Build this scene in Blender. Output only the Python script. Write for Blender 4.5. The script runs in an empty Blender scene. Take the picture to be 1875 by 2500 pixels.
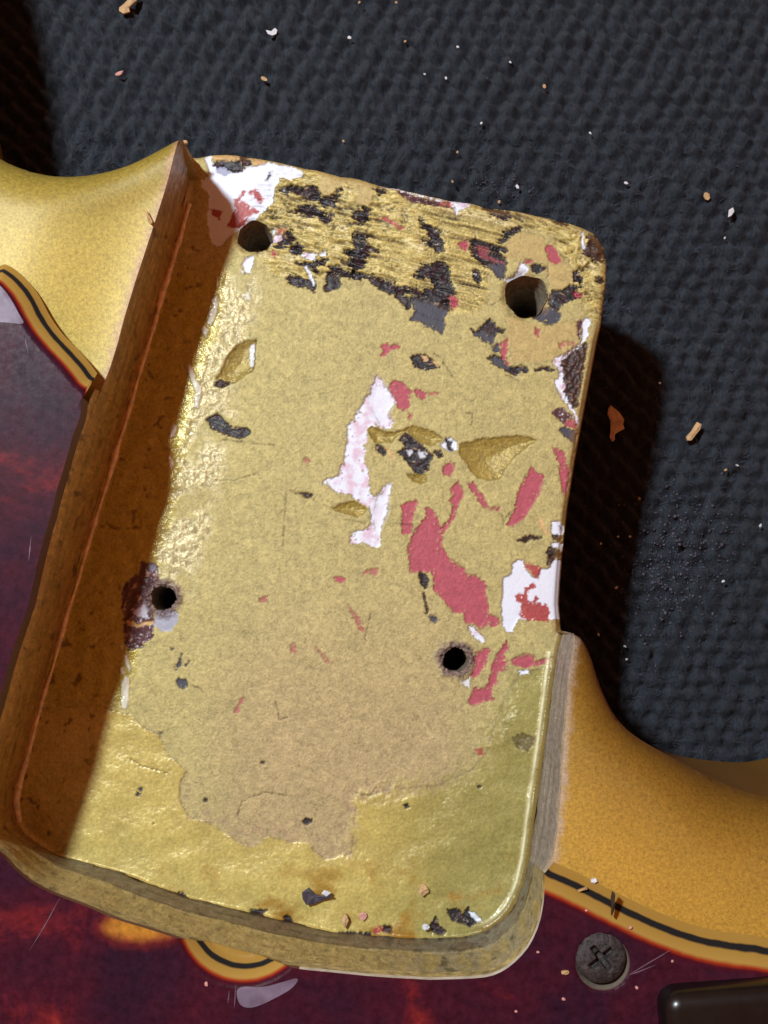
import bpy, bmesh, math, random
import numpy as np
from mathutils import Vector, Matrix
from mathutils.geometry import delaunay_2d_cdt

# ------------------------------------------------------------------ camera, world, lamp (1 unit = 1 cm)
SC = bpy.context.scene
COLL = SC.collection
FPX = 2990.0                      # focal length in photo pixels (photo 1875 x 2500)
TILT = math.atan(240 / FPX)
CAMH = 13.6 * math.cos(TILT)
cd = bpy.data.cameras.new('camera')
cd.sensor_fit = 'VERTICAL'
cd.sensor_height = 36.0
cd.lens = 36.0 * FPX / 2500
cd.clip_start = 0.1
cd.clip_end = 500
cam = bpy.data.objects.new('camera', cd)
cam.location = (0, 0, CAMH)
cam.rotation_euler = (TILT, 0, 0)
COLL.objects.link(cam)
SC.camera = cam
cd.dof.use_dof = False

w = bpy.data.worlds.new('World')
SC.world = w
w.use_nodes = True
bg = w.node_tree.nodes['Background']
bg.inputs[0].default_value = (1.0, 0.33, 0.14, 1)
bg.inputs[1].default_value = 0.34

LAMP = Vector((-12.6, 12.5, 31.5))
ld = bpy.data.lights.new('lamp', 'AREA')
ld.shape = 'DISK'
ld.size = 2.7
ld.energy = 15600
ld.color = (0.87, 0.96, 1.0)
lamp = bpy.data.objects.new('work_lamp', ld)
lamp.location = LAMP
lamp.rotation_euler = (Vector((0, 0, 0)) - LAMP).to_track_quat('-Z', 'Y').to_euler()
COLL.objects.link(lamp)

SC.view_settings.view_transform = 'Standard'
SC.view_settings.look = 'None'
SC.view_settings.exposure = 0.0
SC.view_settings.gamma = 1.0

# ------------------------------------------------------------------ heights
Z_TOP, Z_PG, Z_CARPET = 1.6, 1.83, -2.8
ct, st = math.cos(TILT), math.sin(TILT)


def P(px, py, z=0.0):
    """photo pixel -> world point on the horizontal plane z"""
    a = (px - 937.5) / FPX
    b = -(py - 1250.0) / FPX
    dx, dy, dz = a, b * ct + st, b * st - ct
    t = (z - CAMH) / dz
    return (dx * t, dy * t, z)


def PX(x, y, z=0.0):
    """world -> photo pixel (numpy friendly)"""
    zz = z - CAMH
    cy = y * ct + zz * st
    cz = -y * st + zz * ct
    return 937.5 + FPX * x / -cz, 1250.0 - FPX * cy / -cz


def W(pts, z=0.0):
    out = []
    for p in pts:
        zz = p[2] if len(p) > 2 else z
        out.append(P(p[0], p[1], zz))
    return np.array(out, float)


def crop(x0, y0, s, pts):
    return [(x0 + a / s, y0 + b / s) for a, b in pts]


def A_(p): return crop(480, 360, 4.1475, p)
def B_(p): return crop(780, 420, 4.1475, p)
def C_(p): return crop(1100, 500, 4.1475, p)
def D_(p): return crop(860, 800, 4.1475, p)
def E_(p): return crop(1060, 800, 4.1475, p)
def F_(p): return crop(960, 1150, 3.6867, p)
def G_(p): return crop(280, 1300, 3.6875, p)
def H_(p): return crop(700, 850, 4.022, p)
def L_(p): return crop(400, 560, 5.027, p)


# ------------------------------------------------------------------ numpy helpers
def lin(c):
    c = np.asarray(c, float) / 255.0
    return np.where(c <= 0.04045, c / 12.92, ((c + 0.055) / 1.055) ** 2.4)


def S(r, g, b, k=0.92):
    return lin((r, g, b)) * k


def smooth(e0, e1, x):
    t = np.clip((x - e0) / (e1 - e0), 0, 1)
    return t * t * (3 - 2 * t)


def vnoise(x, y, seed=0):
    """gradient noise, about -1..1"""
    rng = np.random.RandomState(seed)
    n = 256
    ang = rng.rand(n, n) * 2 * math.pi
    gx, gy = np.cos(ang), np.sin(ang)
    xi = np.floor(x).astype(int)
    yi = np.floor(y).astype(int)
    fx, fy = x - xi, y - yi
    u = fx * fx * fx * (fx * (fx * 6 - 15) + 10)
    v = fy * fy * fy * (fy * (fy * 6 - 15) + 10)

    def g(ix, iy, dx, dy):
        a = gx[ix % n, iy % n]
        b = gy[ix % n, iy % n]
        return a * dx + b * dy
    n00 = g(xi, yi, fx, fy)
    n10 = g(xi + 1, yi, fx - 1, fy)
    n01 = g(xi, yi + 1, fx, fy - 1)
    n11 = g(xi + 1, yi + 1, fx - 1, fy - 1)
    return 1.5 * ((n00 * (1 - u) + n10 * u) * (1 - v) + (n01 * (1 - u) + n11 * u) * v)


def fbm(x, y, seed=0, octs=4, gain=0.5):
    a, s, tot = 1.0, 0.0, 0.0
    f = 1.0
    for o in range(octs):
        s = s + a * vnoise(x * f + 17.3 * o, y * f - 9.1 * o, seed + o * 7)
        tot += a
        a *= gain
        f *= 2.03
    return s / tot


def seg_dist(x, y, poly, closed=False):
    """distance to a polyline"""
    p = np.asarray(poly, float)[:, :2]
    n = len(p)
    best = np.full(np.shape(x), 1e9)
    for i in range(n if closed else n - 1):
        ax, ay = p[i]
        bx, by = p[(i + 1) % n]
        ex, ey = bx - ax, by - ay
        L = ex * ex + ey * ey + 1e-18
        t = np.clip(((x - ax) * ex + (y - ay) * ey) / L, 0, 1)
        d = (x - ax - t * ex) ** 2 + (y - ay - t * ey) ** 2
        best = np.minimum(best, d)
    return np.sqrt(best)


def inside(x, y, poly):
    p = np.asarray(poly, float)[:, :2]
    n = len(p)
    c = np.zeros(np.shape(x), bool)
    for i in range(n):
        ax, ay = p[i]
        bx, by = p[(i + 1) % n]
        if ay == by:
            continue
        k = ((ay > y) != (by > y)) & (x < (bx - ax) * (y - ay) / (by - ay) + ax)
        c ^= k
    return c


def sdf(x, y, poly):
    d = seg_dist(x, y, poly, True)
    return np.where(inside(x, y, poly), -d, d)


def nearest_on(x, y, poly, closed=False):
    p = np.asarray(poly, float)[:, :2]
    n = len(p)
    best = np.full(np.shape(x), 1e9)
    qx, qy = np.array(x, float), np.array(y, float)
    for i in range(n if closed else n - 1):
        ax, ay = p[i]
        bx, by = p[(i + 1) % n]
        ex, ey = bx - ax, by - ay
        L = ex * ex + ey * ey + 1e-18
        t = np.clip(((x - ax) * ex + (y - ay) * ey) / L, 0, 1)
        cx, cy = ax + t * ex, ay + t * ey
        d = (x - cx) ** 2 + (y - cy) ** 2
        k = d < best
        best = np.where(k, d, best)
        qx = np.where(k, cx, qx)
        qy = np.where(k, cy, qy)
    return qx, qy


def smooth_line(pts, it=2, closed=False):
    """Chaikin corner cutting, ends kept"""
    p = np.asarray(pts, float)
    for _ in range(it):
        if closed:
            q = np.roll(p, -1, 0)
            p = np.stack([p * .75 + q * .25, p * .25 + q * .75], 1).reshape(-1, p.shape[1])
        else:
            a, b = p[:-1], p[1:]
            m = np.stack([a * .75 + b * .25, a * .25 + b * .75], 1).reshape(-1, p.shape[1])
            p = np.vstack([p[:1], m[1:-1], p[-1:]])
    return p


def resample(pts, n):
    p = np.asarray(pts, float)
    d = np.r_[0, np.cumsum(np.linalg.norm(np.diff(p[:, :2], axis=0), axis=1))]
    t = np.linspace(0, d[-1], n)
    return np.stack([np.interp(t, d, p[:, k]) for k in range(p.shape[1])], 1)


# ------------------------------------------------------------------ object helpers
def make_mesh(name, V, Fq, mat, col=None, surf=None, smooth_shade=True):
    """V (n,3); Fq (m,3|4) array or list of faces"""
    me = bpy.data.meshes.new(name)
    V = np.asarray(V, np.float32)
    if isinstance(Fq, np.ndarray):
        k = Fq.shape[1]
        m = Fq.shape[0]
        me.vertices.add(len(V))
        me.vertices.foreach_set('co', V.ravel())
        me.loops.add(m * k)
        me.loops.foreach_set('vertex_index', Fq.astype(np.int32).ravel())
        me.polygons.add(m)
        me.polygons.foreach_set('loop_start', np.arange(0, m * k, k, dtype=np.int32))
        me.polygons.foreach_set('loop_total', np.full(m, k, np.int32))
        me.update(calc_edges=True)
    else:
        me.from_pydata([tuple(map(float, v)) for v in V], [], Fq)
        me.update()
    if col is not None:
        a = me.attributes.new('Col', 'FLOAT_COLOR', 'POINT')
        c = np.ones((len(V), 4), np.float32)
        c[:, :3] = np.clip(col, 0, 1)
        a.data.foreach_set('color', c.ravel())
    if surf is not None:
        a = me.attributes.new('Surf', 'FLOAT_COLOR', 'POINT')
        c = np.ones((len(V), 4), np.float32)
        c[:, :3] = np.clip(surf, 0, 1)
        a.data.foreach_set('color', c.ravel())
    if smooth_shade:
        me.polygons.foreach_set('use_smooth', np.ones(len(me.polygons), bool))
    if mat:
        me.materials.append(mat)
    return me


def link(name, me, parent=None):
    o = bpy.data.objects.new(name, me)
    COLL.objects.link(o)
    if parent is not None:
        o.parent = parent
        o.matrix_parent_inverse = Matrix.Identity(4)
        o.location = tuple(-c for c in parent.location)
    return o


def tag(o, label, cat, group=None):
    o['label'] = label
    o['category'] = cat
    if group:
        o['group'] = group
    return o


# ------------------------------------------------------------------ materials
def nodes(name):
    m = bpy.data.materials.new(name)
    m.use_nodes = True
    nt = m.node_tree
    return m, nt, nt.nodes['Principled BSDF']


def N(nt, t, **kw):
    n = nt.nodes.new(t)
    for k, v in kw.items():
        if k in n.inputs:
            n.inputs[k].default_value = v
        else:
            setattr(n, k, v)
    return n


def paint_material(name, speck=0.18, bump=0.25, sc=26.0, coat=0.0, zs=1.0, dist=0.9):
    """painted wood: base colour / roughness / metallic from mesh attributes, grain and flake added on top"""
    m, nt, b = nodes(name)
    L = nt.links.new
    at = N(nt, 'ShaderNodeAttribute', attribute_name='Col')
    sf = N(nt, 'ShaderNodeAttribute', attribute_name='Surf')
    sep = N(nt, 'ShaderNodeSeparateColor')
    L(sf.outputs['Color'], sep.inputs[0])
    tc = N(nt, 'ShaderNodeTexCoord')
    mpz = N(nt, 'ShaderNodeMapping')
    mpz.inputs['Scale'].default_value = (1, 1, zs)
    L(tc.outputs['Object'], mpz.inputs[0])
    n1 = N(nt, 'ShaderNodeTexNoise', Scale=sc, Detail=4.0, Roughness=0.7, Distortion=dist)
    L(mpz.outputs[0], n1.inputs['Vector'])
    n2 = N(nt, 'ShaderNodeTexNoise', Scale=sc * 3.1, Detail=2.0, Roughness=0.6)
    L(mpz.outputs[0], n2.inputs['Vector'])
    add = N(nt, 'ShaderNodeMath', operation='ADD')
    L(n1.outputs[0], add.inputs[0])
    hn = N(nt, 'ShaderNodeMath', operation='MULTIPLY_ADD')
    hn.inputs[1].default_value = .5
    hn.inputs[2].default_value = .25
    L(n2.outputs[0], hn.inputs[0])
    L(hn.outputs[0], add.inputs[1])
    mr = N(nt, 'ShaderNodeMapRange')
    mr.inputs['From Min'].default_value = 0.65
    mr.inputs['From Max'].default_value = 1.35
    mr.inputs['To Min'].default_value = 1.0 - speck * 1.6
    mr.inputs['To Max'].default_value = 1.0 + speck * 1.6
    L(add.outputs[0], mr.inputs['Value'])
    one = N(nt, 'ShaderNodeMix', data_type='FLOAT')
    one.inputs[2].default_value = 1.0
    L(sep.outputs[2], one.inputs[0])
    L(mr.outputs[0], one.inputs[3])
    vm = N(nt, 'ShaderNodeVectorMath', operation='SCALE')
    L(at.outputs['Color'], vm.inputs[0])
    L(one.outputs[0], vm.inputs['Scale'])
    L(vm.outputs[0], b.inputs['Base Color'])
    L(sep.outputs[0], b.inputs['Roughness'])
    L(sep.outputs[1], b.inputs['Metallic'])
    b.inputs['Specular IOR Level'].default_value = 0.4
    if coat:
        b.inputs['Coat Weight'].default_value = coat
        b.inputs['Coat Roughness'].default_value = 0.12
    bp = N(nt, 'ShaderNodeBump', Strength=bump, Distance=0.02)
    L(add.outputs[0], bp.inputs['Height'])
    bs = N(nt, 'ShaderNodeMath', operation='MULTIPLY')
    bs.inputs[1].default_value = bump
    L(sep.outputs[2], bs.inputs[0])
    L(bs.outputs[0], bp.inputs['Strength'])
    L(bp.outputs[0], b.inputs['Normal'])
    return m


M_WORN = paint_material('worn_pocket_paint', 0.30, 0.40, 13.0)
M_GOLD = paint_material('gold_body_paint', 0.34, 0.18, 30.0, dist=.3)
M_WALL = paint_material('pocket_wall_paint', 0.34, 0.35, 15.0, zs=.3)


def simple(name, rgb, rough=0.5, metal=0.0, noise=0.25, scale=20.0, bump=0.2, spec=0.4):
    m, nt, b = nodes(name)
    L = nt.links.new
    tc = N(nt, 'ShaderNodeTexCoord')
    n1 = N(nt, 'ShaderNodeTexNoise', Scale=scale, Detail=5.0, Roughness=0.65)
    L(tc.outputs['Object'], n1.inputs['Vector'])
    mr = N(nt, 'ShaderNodeMapRange')
    mr.inputs['From Min'].default_value = 0.3
    mr.inputs['From Max'].default_value = 0.7
    mr.inputs['To Min'].default_value = 1 - noise
    mr.inputs['To Max'].default_value = 1 + noise
    L(n1.outputs[0], mr.inputs['Value'])
    vm = N(nt, 'ShaderNodeVectorMath', operation='SCALE')
    vm.inputs[0].default_value = tuple(rgb)
    L(mr.outputs[0], vm.inputs['Scale'])
    L(vm.outputs[0], b.inputs['Base Color'])
    b.inputs['Roughness'].default_value = rough
    b.inputs['Metallic'].default_value = metal
    b.inputs['Specular IOR Level'].default_value = spec
    bp = N(nt, 'ShaderNodeBump', Strength=bump, Distance=0.02)
    L(n1.outputs[0], bp.inputs['Height'])
    L(bp.outputs[0], b.inputs['Normal'])
    return m


# ================================================================== THE GUITAR
guitar = bpy.data.objects.new('electric_guitar', None)
COLL.objects.link(guitar)
guitar.location = (0, 0, Z_CARPET)
tag(guitar, 'gold electric guitar body with an empty, chipped neck pocket lying on dark carpet', 'guitar')

# ---- traced lines --------------------------------------------------
# left cutaway (silhouette), right cutaway
R_EDGE = 0.55
R_EDGE_T = 0.9
Z_SIL = Z_TOP - R_EDGE
LC = W([(0, 388), (40, 411), (100, 432), (160, 441), (230, 437), (300, 421), (350, 400), (400, 373), (432, 355), (449, 350)], Z_SIL)[:, :2]
LC = np.vstack([[(-12.3, 6.0), (-11.2, 9.0), (-9.6, 10.8), (-8.2, 11.2), (-7.0, 10.6), (-5.85, 9.4), (-5.5, 8.0), (-5.35, 6.8), (-5.15, 5.8), (-4.7, 5.05)], LC])
RC = W([(1395, 1546), (1416, 1555), (1440, 1600), (1456, 1660), (1474, 1702), (1494, 1742), (1524, 1778), (1560, 1806, .9), (1606, 1834, -1.2), (1650, 1850, -2.1), (1700, 1862, -2.2), (1770, 1872, -2.2), (1875, 1878, -2.2)], Z_SIL)[:, :2]
RC = np.vstack([RC, [(5.6, -1.75), (6.3, -1.3), (6.8, -0.5), (7.1, 0.5), (7.5, 1.5), (8.4, 1.7), (9.4, 0.8), (10.2, -1.5), (10.6, -6.0), (10.2, -11.0)]])
LC = smooth_line(LC, 2)
RC = smooth_line(RC, 2)

# pocket: floor corner line (z=0) and top edge line, section by section
bot1 = W([(470, 383), (456, 498), (388, 735), (313, 985)])
top1 = W([(449, 350, 1.02), (436, 398, 1.2), (380, 536, 1.38), (312, 743, 1.38), (274, 870, 1.45), (232, 950, 1.6)])
bot2 = W([(313, 985), (286, 1081), (203, 1352), (145, 1545), (65, 1830)])
top2 = W([(232, 950, 1.6), (202, 972, 1.83), (159, 1131, 1.83), (108, 1309, 1.83), (69, 1479, 1.83), (22, 1617, 1.83), (-8, 1730, 1.83)])
bot3 = W([(65, 1830), (38, 1925), (32, 1965), (42, 2008), (72, 2045), (119, 2076), (166, 2096), (231, 2112)])
top3 = W([(-8, 1730, 1.83), (-46, 1850, 1.83), (-80, 1950, 1.83), (-96, 2005, 1.83), (-84, 2036, 1.83), (-50, 2060, 1.83), (0, 2083, 1.83), (43, 2131, 1.83), (87, 2164, 1.83), (145, 2189, 1.83)])
bot4 = W([(231, 2112), (315, 2135), (398, 2168), (488, 2200), (600, 2222), (710, 2251), (822, 2276), (913, 2284), (1050, 2290)])
top4 = W([(145, 2189, 1.83), (217, 2215, 1.83), (278, 2244, 1.83), (362, 2268, 1.83), (452, 2298, 1.83), (540, 2326, 1.83), (620, 2347, 1.83), (728, 2366, 1.83), (812, 2374, 1.83), (920, 2385, 1.83), (1050, 2392, 1.83)])
bot5 = W([(1050, 2290), (1122, 2287), (1185, 2274), (1238, 2234), (1272, 2175), (1290, 2100)])
top5 = W([(1050, 2392, 1.83), (1140, 2390, 1.83), (1195, 2385, 1.83), (1231, 2370, 1.83), (1267, 2341, 1.83), (1296, 2305, 1.83), (1318, 2254, 1.83), (1328, 2200, 1.83), (1334, 2140, 1.83)])
bot6 = W([(1290, 2100), (1303, 1993), (1332, 1790), (1355, 1602), (1372, 1540)])
top6 = W([(1334, 2140, 1.83), (1348, 2110, 1.6), (1366, 1993, 1.6), (1380, 1762, 1.6), (1392, 1640, 1.55), (1400, 1570, 1.3), (1395, 1546, 1.0)])
SECT = [(bot1, top1, 130), (bot2, top2, 190), (bot3, top3, 80), (bot4, top4, 220), (bot5, top5, 100), (bot6, top6, 160)]

WALL_BOT = np.vstack([smooth_line(b, 1)[:, :2] for b, t, n in SECT])
# open edges of the floor (front end and treble side)
OPEN = W([(470, 383), (494, 378), (516, 373), (552, 372), (584, 375), (634, 383), (673, 390), (733, 404), (781, 413), (830, 426), (880, 433),
          (925, 448), (973, 456), (1033, 471), (1093, 484), (1146, 490), (1180, 501), (1254, 510), (1307, 521), (1351, 531), (1389, 540), (1425, 552),
          (1450, 565), (1467, 582), (1478, 604), (1484, 645), (1482, 693), (1476, 741), (1470, 790), (1459, 840), (1448, 900), (1432, 985), (1420, 1050), (1407, 1120),
          (1396, 1190), (1388, 1240), (1380, 1313), (1375, 1361), (1370, 1421), (1367, 1475), (1370, 1510), (1372, 1540)])[:, :2]
FLOOR_POLY = np.vstack([WALL_BOT, OPEN[::-1]])

# ---- pocket floor: fine sculpted sheet --------------------------------
STEP = 0.0112
x0, y0 = FLOOR_POLY.min(0) - 0.03
x1, y1 = FLOOR_POLY.max(0) + 0.03
xs = np.arange(x0, x1, STEP)
ys = np.arange(y0, y1, STEP)
GX, GY = np.meshgrid(xs, ys)
NXg, NYg = len(xs), len(ys)
GX = GX.ravel()
GY = GY.ravel()
ins = inside(GX, GY, FLOOR_POLY)
dw = seg_dist(GX, GY, WALL_BOT)
do = seg_dist(GX, GY, OPEN)
keep = ins | (np.minimum(dw, do) < STEP * 1.05)
out_open = (~ins) & (do < dw)
qx, qy = nearest_on(GX[out_open], GY[out_open], OPEN)
GX[out_open], GY[out_open] = qx, qy
do[out_open] = 0
out_wall = (~ins) & ~out_open & keep
qx, qy = nearest_on(GX[out_wall], GY[out_wall], WALL_BOT)
GX[out_wall], GY[out_wall] = qx, qy
dw[out_wall] = 0
U, V_ = PX(GX, GY, 0.0)            # photo coordinates of every floor point, used to place the chips

nA = fbm(GX * 9, GY * 9, 3, 4)
nB = fbm(GX * 26, GY * 26, 11, 3, 0.6)
nC = vnoise(GX * 48, GY * 48, 23)
nD = fbm(GX * 2.2, GY * 2.2, 31, 3)
WU = U + 5.0 * fbm(GX * 13, GY * 13, 41, 3, .6) + 2.5 * vnoise(GX * 45, GY * 45, 43)
WV = V_ + 5.0 * fbm(GX * 13, GY * 13, 47, 3, .6) + 2.5 * vnoise(GX * 45, GY * 45, 49)

n = len(GX)
COL = np.tile(S(183, 170, 112), (n, 1))
ROUGH = np.full(n, 0.62)
METAL = np.full(n, 0.08)
SPK = np.full(n, 1.0)
Z = 0.0030 * nB + 0.0016 * nC + 0.004 * nD
PID = np.zeros(n, int)
PARTS = [None]

# gold tone drift: greener to the left, browner towards the lower middle
t = smooth(1250, 1900, V_) * smooth(350, 700, U) * (1 - smooth(1050, 1250, U))
COL = COL * (1 - t[:, None]) + S(180, 160, 115) * t[:, None]
t = (1 - smooth(420, 900, U + 0.27 * (V_ - 900)))
COL = COL * (1 - 0.5 * t[:, None]) + 0.5 * t[:, None] * S(192, 178, 112)
COL *= (1 + 0.10 * nD + 0.14 * nB)[:, None]
worm = smooth(.10, .02, np.abs(vnoise(GX * 21 + 2 * nA, GY * 19 + 2 * nB, 221))) * smooth(-.15, .25, fbm(GX * 6, GY * 6, 223, 2))
COL *= (1 - .26 * worm)[:, None]
Z -= .002 * worm


def blend(mask, color=None, rough=None, metal=None, spk=None):
    global COL, ROUGH, METAL, SPK
    if color is not None:
        COL = COL * (1 - mask[:, None]) + np.asarray(color) * mask[:, None]
    if rough is not None:
        ROUGH = ROUGH * (1 - mask) + rough * mask
    if metal is not None:
        METAL = METAL * (1 - mask) + metal * mask
    if spk is not None:
        SPK = SPK * (1 - mask) + spk * mask


def mask_poly(poly, soft=1.6, warp=1.0, pad=14):
    p = np.asarray(poly, float)
    uu = U + (WU - U) * warp
    vv = V_ + (WV - V_) * warp
    sel = np.where((uu > p[:, 0].min() - pad) & (uu < p[:, 0].max() + pad) & (vv > p[:, 1].min() - pad) & (vv < p[:, 1].max() + pad))[0]
    d = sdf(uu[sel], vv[sel], p)
    full = np.full(n, 99.0)
    full[sel] = d
    return full


# glossy lacquer left along the bottom and the lower treble side
GLOSS = [(30, 1735), (230, 1722), (318, 1744), (347, 1772), (387, 1794), (409, 1841), (456, 1881), (440, 1910), (437, 1945), (459, 1994), (506, 2005), (545, 2030), (580, 2055), (624, 2070),
         (652, 2041), (700, 2052), (750, 2059), (794, 2099), (859, 2081), (864, 2000), (872, 1945), (960, 1925), (1069, 1917), (1153, 1877), (1189, 1834), (1203, 1780),
         (1239, 1689), (1268, 1646), (1345, 1625), (1420, 1900), (1380, 2400), (100, 2400), (0, 1950)]
dg = mask_poly(GLOSS, pad=40)
sw = 2 + 45 * smooth(800, 960, U) * (1 - smooth(1230, 1300, U))
mg = 1 - smooth(-sw, sw, dg + 1.2 * (sw - 2) * nA)
wav = fbm(GX * 3.2 + 0.6 * GY, GY * 3.2, 61, 3)
Z += mg * (0.013 * wav + 0.010 + (.019 + .012 * smooth(500, 1000, U)) * fbm(GX * 1.0 + GY * .7, GY * 1.9 - GX * .9, 311, 2))
tx = smooth(850, 1150, U)
base = S(196, 177, 102)[None] * (1 - tx[:, None]) + S(158, 148, 86)[None] * tx[:, None]
base = base * (1 + 0.16 * wav[:, None] + 0.1 * nB[:, None])
tb = smooth(0.05, 0.5, fbm(GX * 2.3, GY * 3.0, 67, 3)) * smooth(2050, 2200, V_)
base = base * (1 - tb[:, None]) + tb[:, None] * S(160, 120, 45)
base = base * (1 + .16 * nB[:, None] + .14 * nC[:, None])
blend(mg, base, 0.33, 0.08, .55)
ring = np.exp(-(dg / 2.6) ** 2) * smooth(-0.5, 0.2, nA)      # dark broken edge of the lacquer
blend(ring * 0.65, S(112, 92, 70))
b2 = (1 - smooth(0, 55, np.abs(dg - 20))) * smooth(1850, 1950, V_) * (1 - smooth(1000, 1150, U)) * smooth(-0.2, 0.35, nA)
blend(b2 * 0.45, S(168, 140, 112))

# glossy strip beside the bass-side wall and the crusty band next to it
dl = (U - np.interp(V_, [380, 560, 760, 1000, 1230, 1360, 1560, 1760, 2100], [520, 532, 500, 430, 383, 345, 296, 250, 190]))
ms = (1 - smooth(35, 62, dl + 8 * nA)) * smooth(620, 690, V_) * (1 - smooth(1690, 1760, V_)) * smooth(-250, -200, dl)
Z += ms * (0.012 * wav + 0.010 * vnoise(GX * 6, GY * 4, 71))
blend(ms, S(184, 168, 78) * (1 + 0.15 * nB[:, None]), 0.18, 0.10, 0.9)
mc = smooth(22, 45, dl + 14 * nA) * (1 - smooth(90, 150, dl + 36 * nA - 20 * (V_ > 1000))) * smooth(640, 700, V_) * (1 - smooth(1430, 1500, V_)) * smooth(-0.35, 0.1, nD + 0.3 * nA)
crust = fbm(GX * 15 + 0.4 * GY, GY * 11, 73, 4, .65)
Z += mc * 0.024 * crust
cc = S(200, 187, 142)[None] * (1 + 0.6 * crust[:, None])
blend(mc * 0.75, cc, 0.26, 0.10, 1.0)
blend(mc * smooth(.15, .4, -crust) * .6, S(128, 100, 62))

# torn band at the front end: fibres along the grain
BAND = [(596, 486), (640, 440), (700, 395), (780, 410), (900, 432), (1180, 498), (1400, 540), (1484, 610), (1484, 740), (1470, 800), (1436, 775), (1400, 700), (1405, 650), (1372, 640), (1350, 570), (1290, 562),
        (1232, 590), (1236, 640), (1190, 640), (1200, 700), (1180, 760), (1100, 770), (1080, 725), (980, 715), (880, 672), (800, 690), (700, 695), (640, 650), (612, 600), (660, 560)]
dbn = mask_poly(BAND, pad=30)
mb = 1 - smooth(-14, 8, dbn + 10 * nA)
ga = np.radians(-13 - 10 * smooth(1050, 1300, U) + 6 * smooth(1380, 1450, U))
al = GX * np.cos(ga) + GY * np.sin(ga)
ac = -GX * np.sin(ga) + GY * np.cos(ga)
ac = ac + 0.03 * fbm(al * 2.5, ac * 4, 81, 2)
gr = fbm(al * 3.5, ac * 17, 83, 4, .62)
gr2 = fbm(al * 5, ac * 32, 87, 3, .6)
rd1 = 1 - 2.2 * np.abs(vnoise(al * 1.7, ac * 14 + .6 * nA, 301))
rd2 = 1 - 2.2 * np.abs(vnoise(al * 3.2, ac * 31 + .5 * nA, 303))
relief = 0.36 * rd1 + 0.34 * rd2 + .5 * gr - .12
Z += mb * (0.042 * relief - 0.012)
gcol = S(184, 166, 100)[None] * np.clip(1 + 0.50 * gr2[:, None] + 0.55 * (relief[:, None] - .1), .35, 1.5)
t2 = smooth(0.1, 0.5, fbm(al * 3, ac * 6, 91, 3))
gcol = gcol * (1 - .6 * t2[:, None]) + .6 * t2[:, None] * S(222, 208, 160)
blend(mb * 0.9, gcol, 0.42, 0.10, 1.0)
crev = mb * smooth(0.12, 0.34, -relief)
blend(crev * .8, S(92, 66, 40), 0.7, 0.0, 0.6)
line = mb * smooth(.085, .02, np.abs(vnoise(al * 2.6, ac * 15 + nA, 321))) * smooth(-.25, .1, nD + .5 * nA)
blend(line * .8, S(66, 50, 32), .6, 0, .6)
Z -= .012 * line
crev2 = mb * smooth(0.32, 0.52, -gr - 0.6 * fbm(GX * 1.7, GY * 1.7, 97, 2))
blend(crev2 * .9, S(52, 36, 36), 0.6, 0.0, 0.6)
Z -= 0.012 * crev + 0.02 * crev2

WHITE, PINK, RED, BLK, GREY, DARK = S(226, 232, 247), S(174, 80, 94), S(168, 74, 72), S(32, 28, 33), S(66, 66, 78), S(58, 38, 34)
F_BLK = fbm(al * 7, ac * 24, 107, 4, .6)
F_DRK = fbm(al * 9, ac * 17, 109, 4, .6)
F_PUR = fbm(GX * 12, GY * 9, 113, 4, .6)
F_LIL = fbm(GX * 9, GY * 9, 103, 3)


def sub_blend(sel, m, color, rough, metal, spk):
    COL[sel] = COL[sel] * (1 - m[:, None]) + color * m[:, None]
    ROUGH[sel] = ROUGH[sel] * (1 - m) + rough * m
    METAL[sel] = METAL[sel] * (1 - m) + metal * m
    SPK[sel] = SPK[sel] * (1 - m) + spk * m


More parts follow.
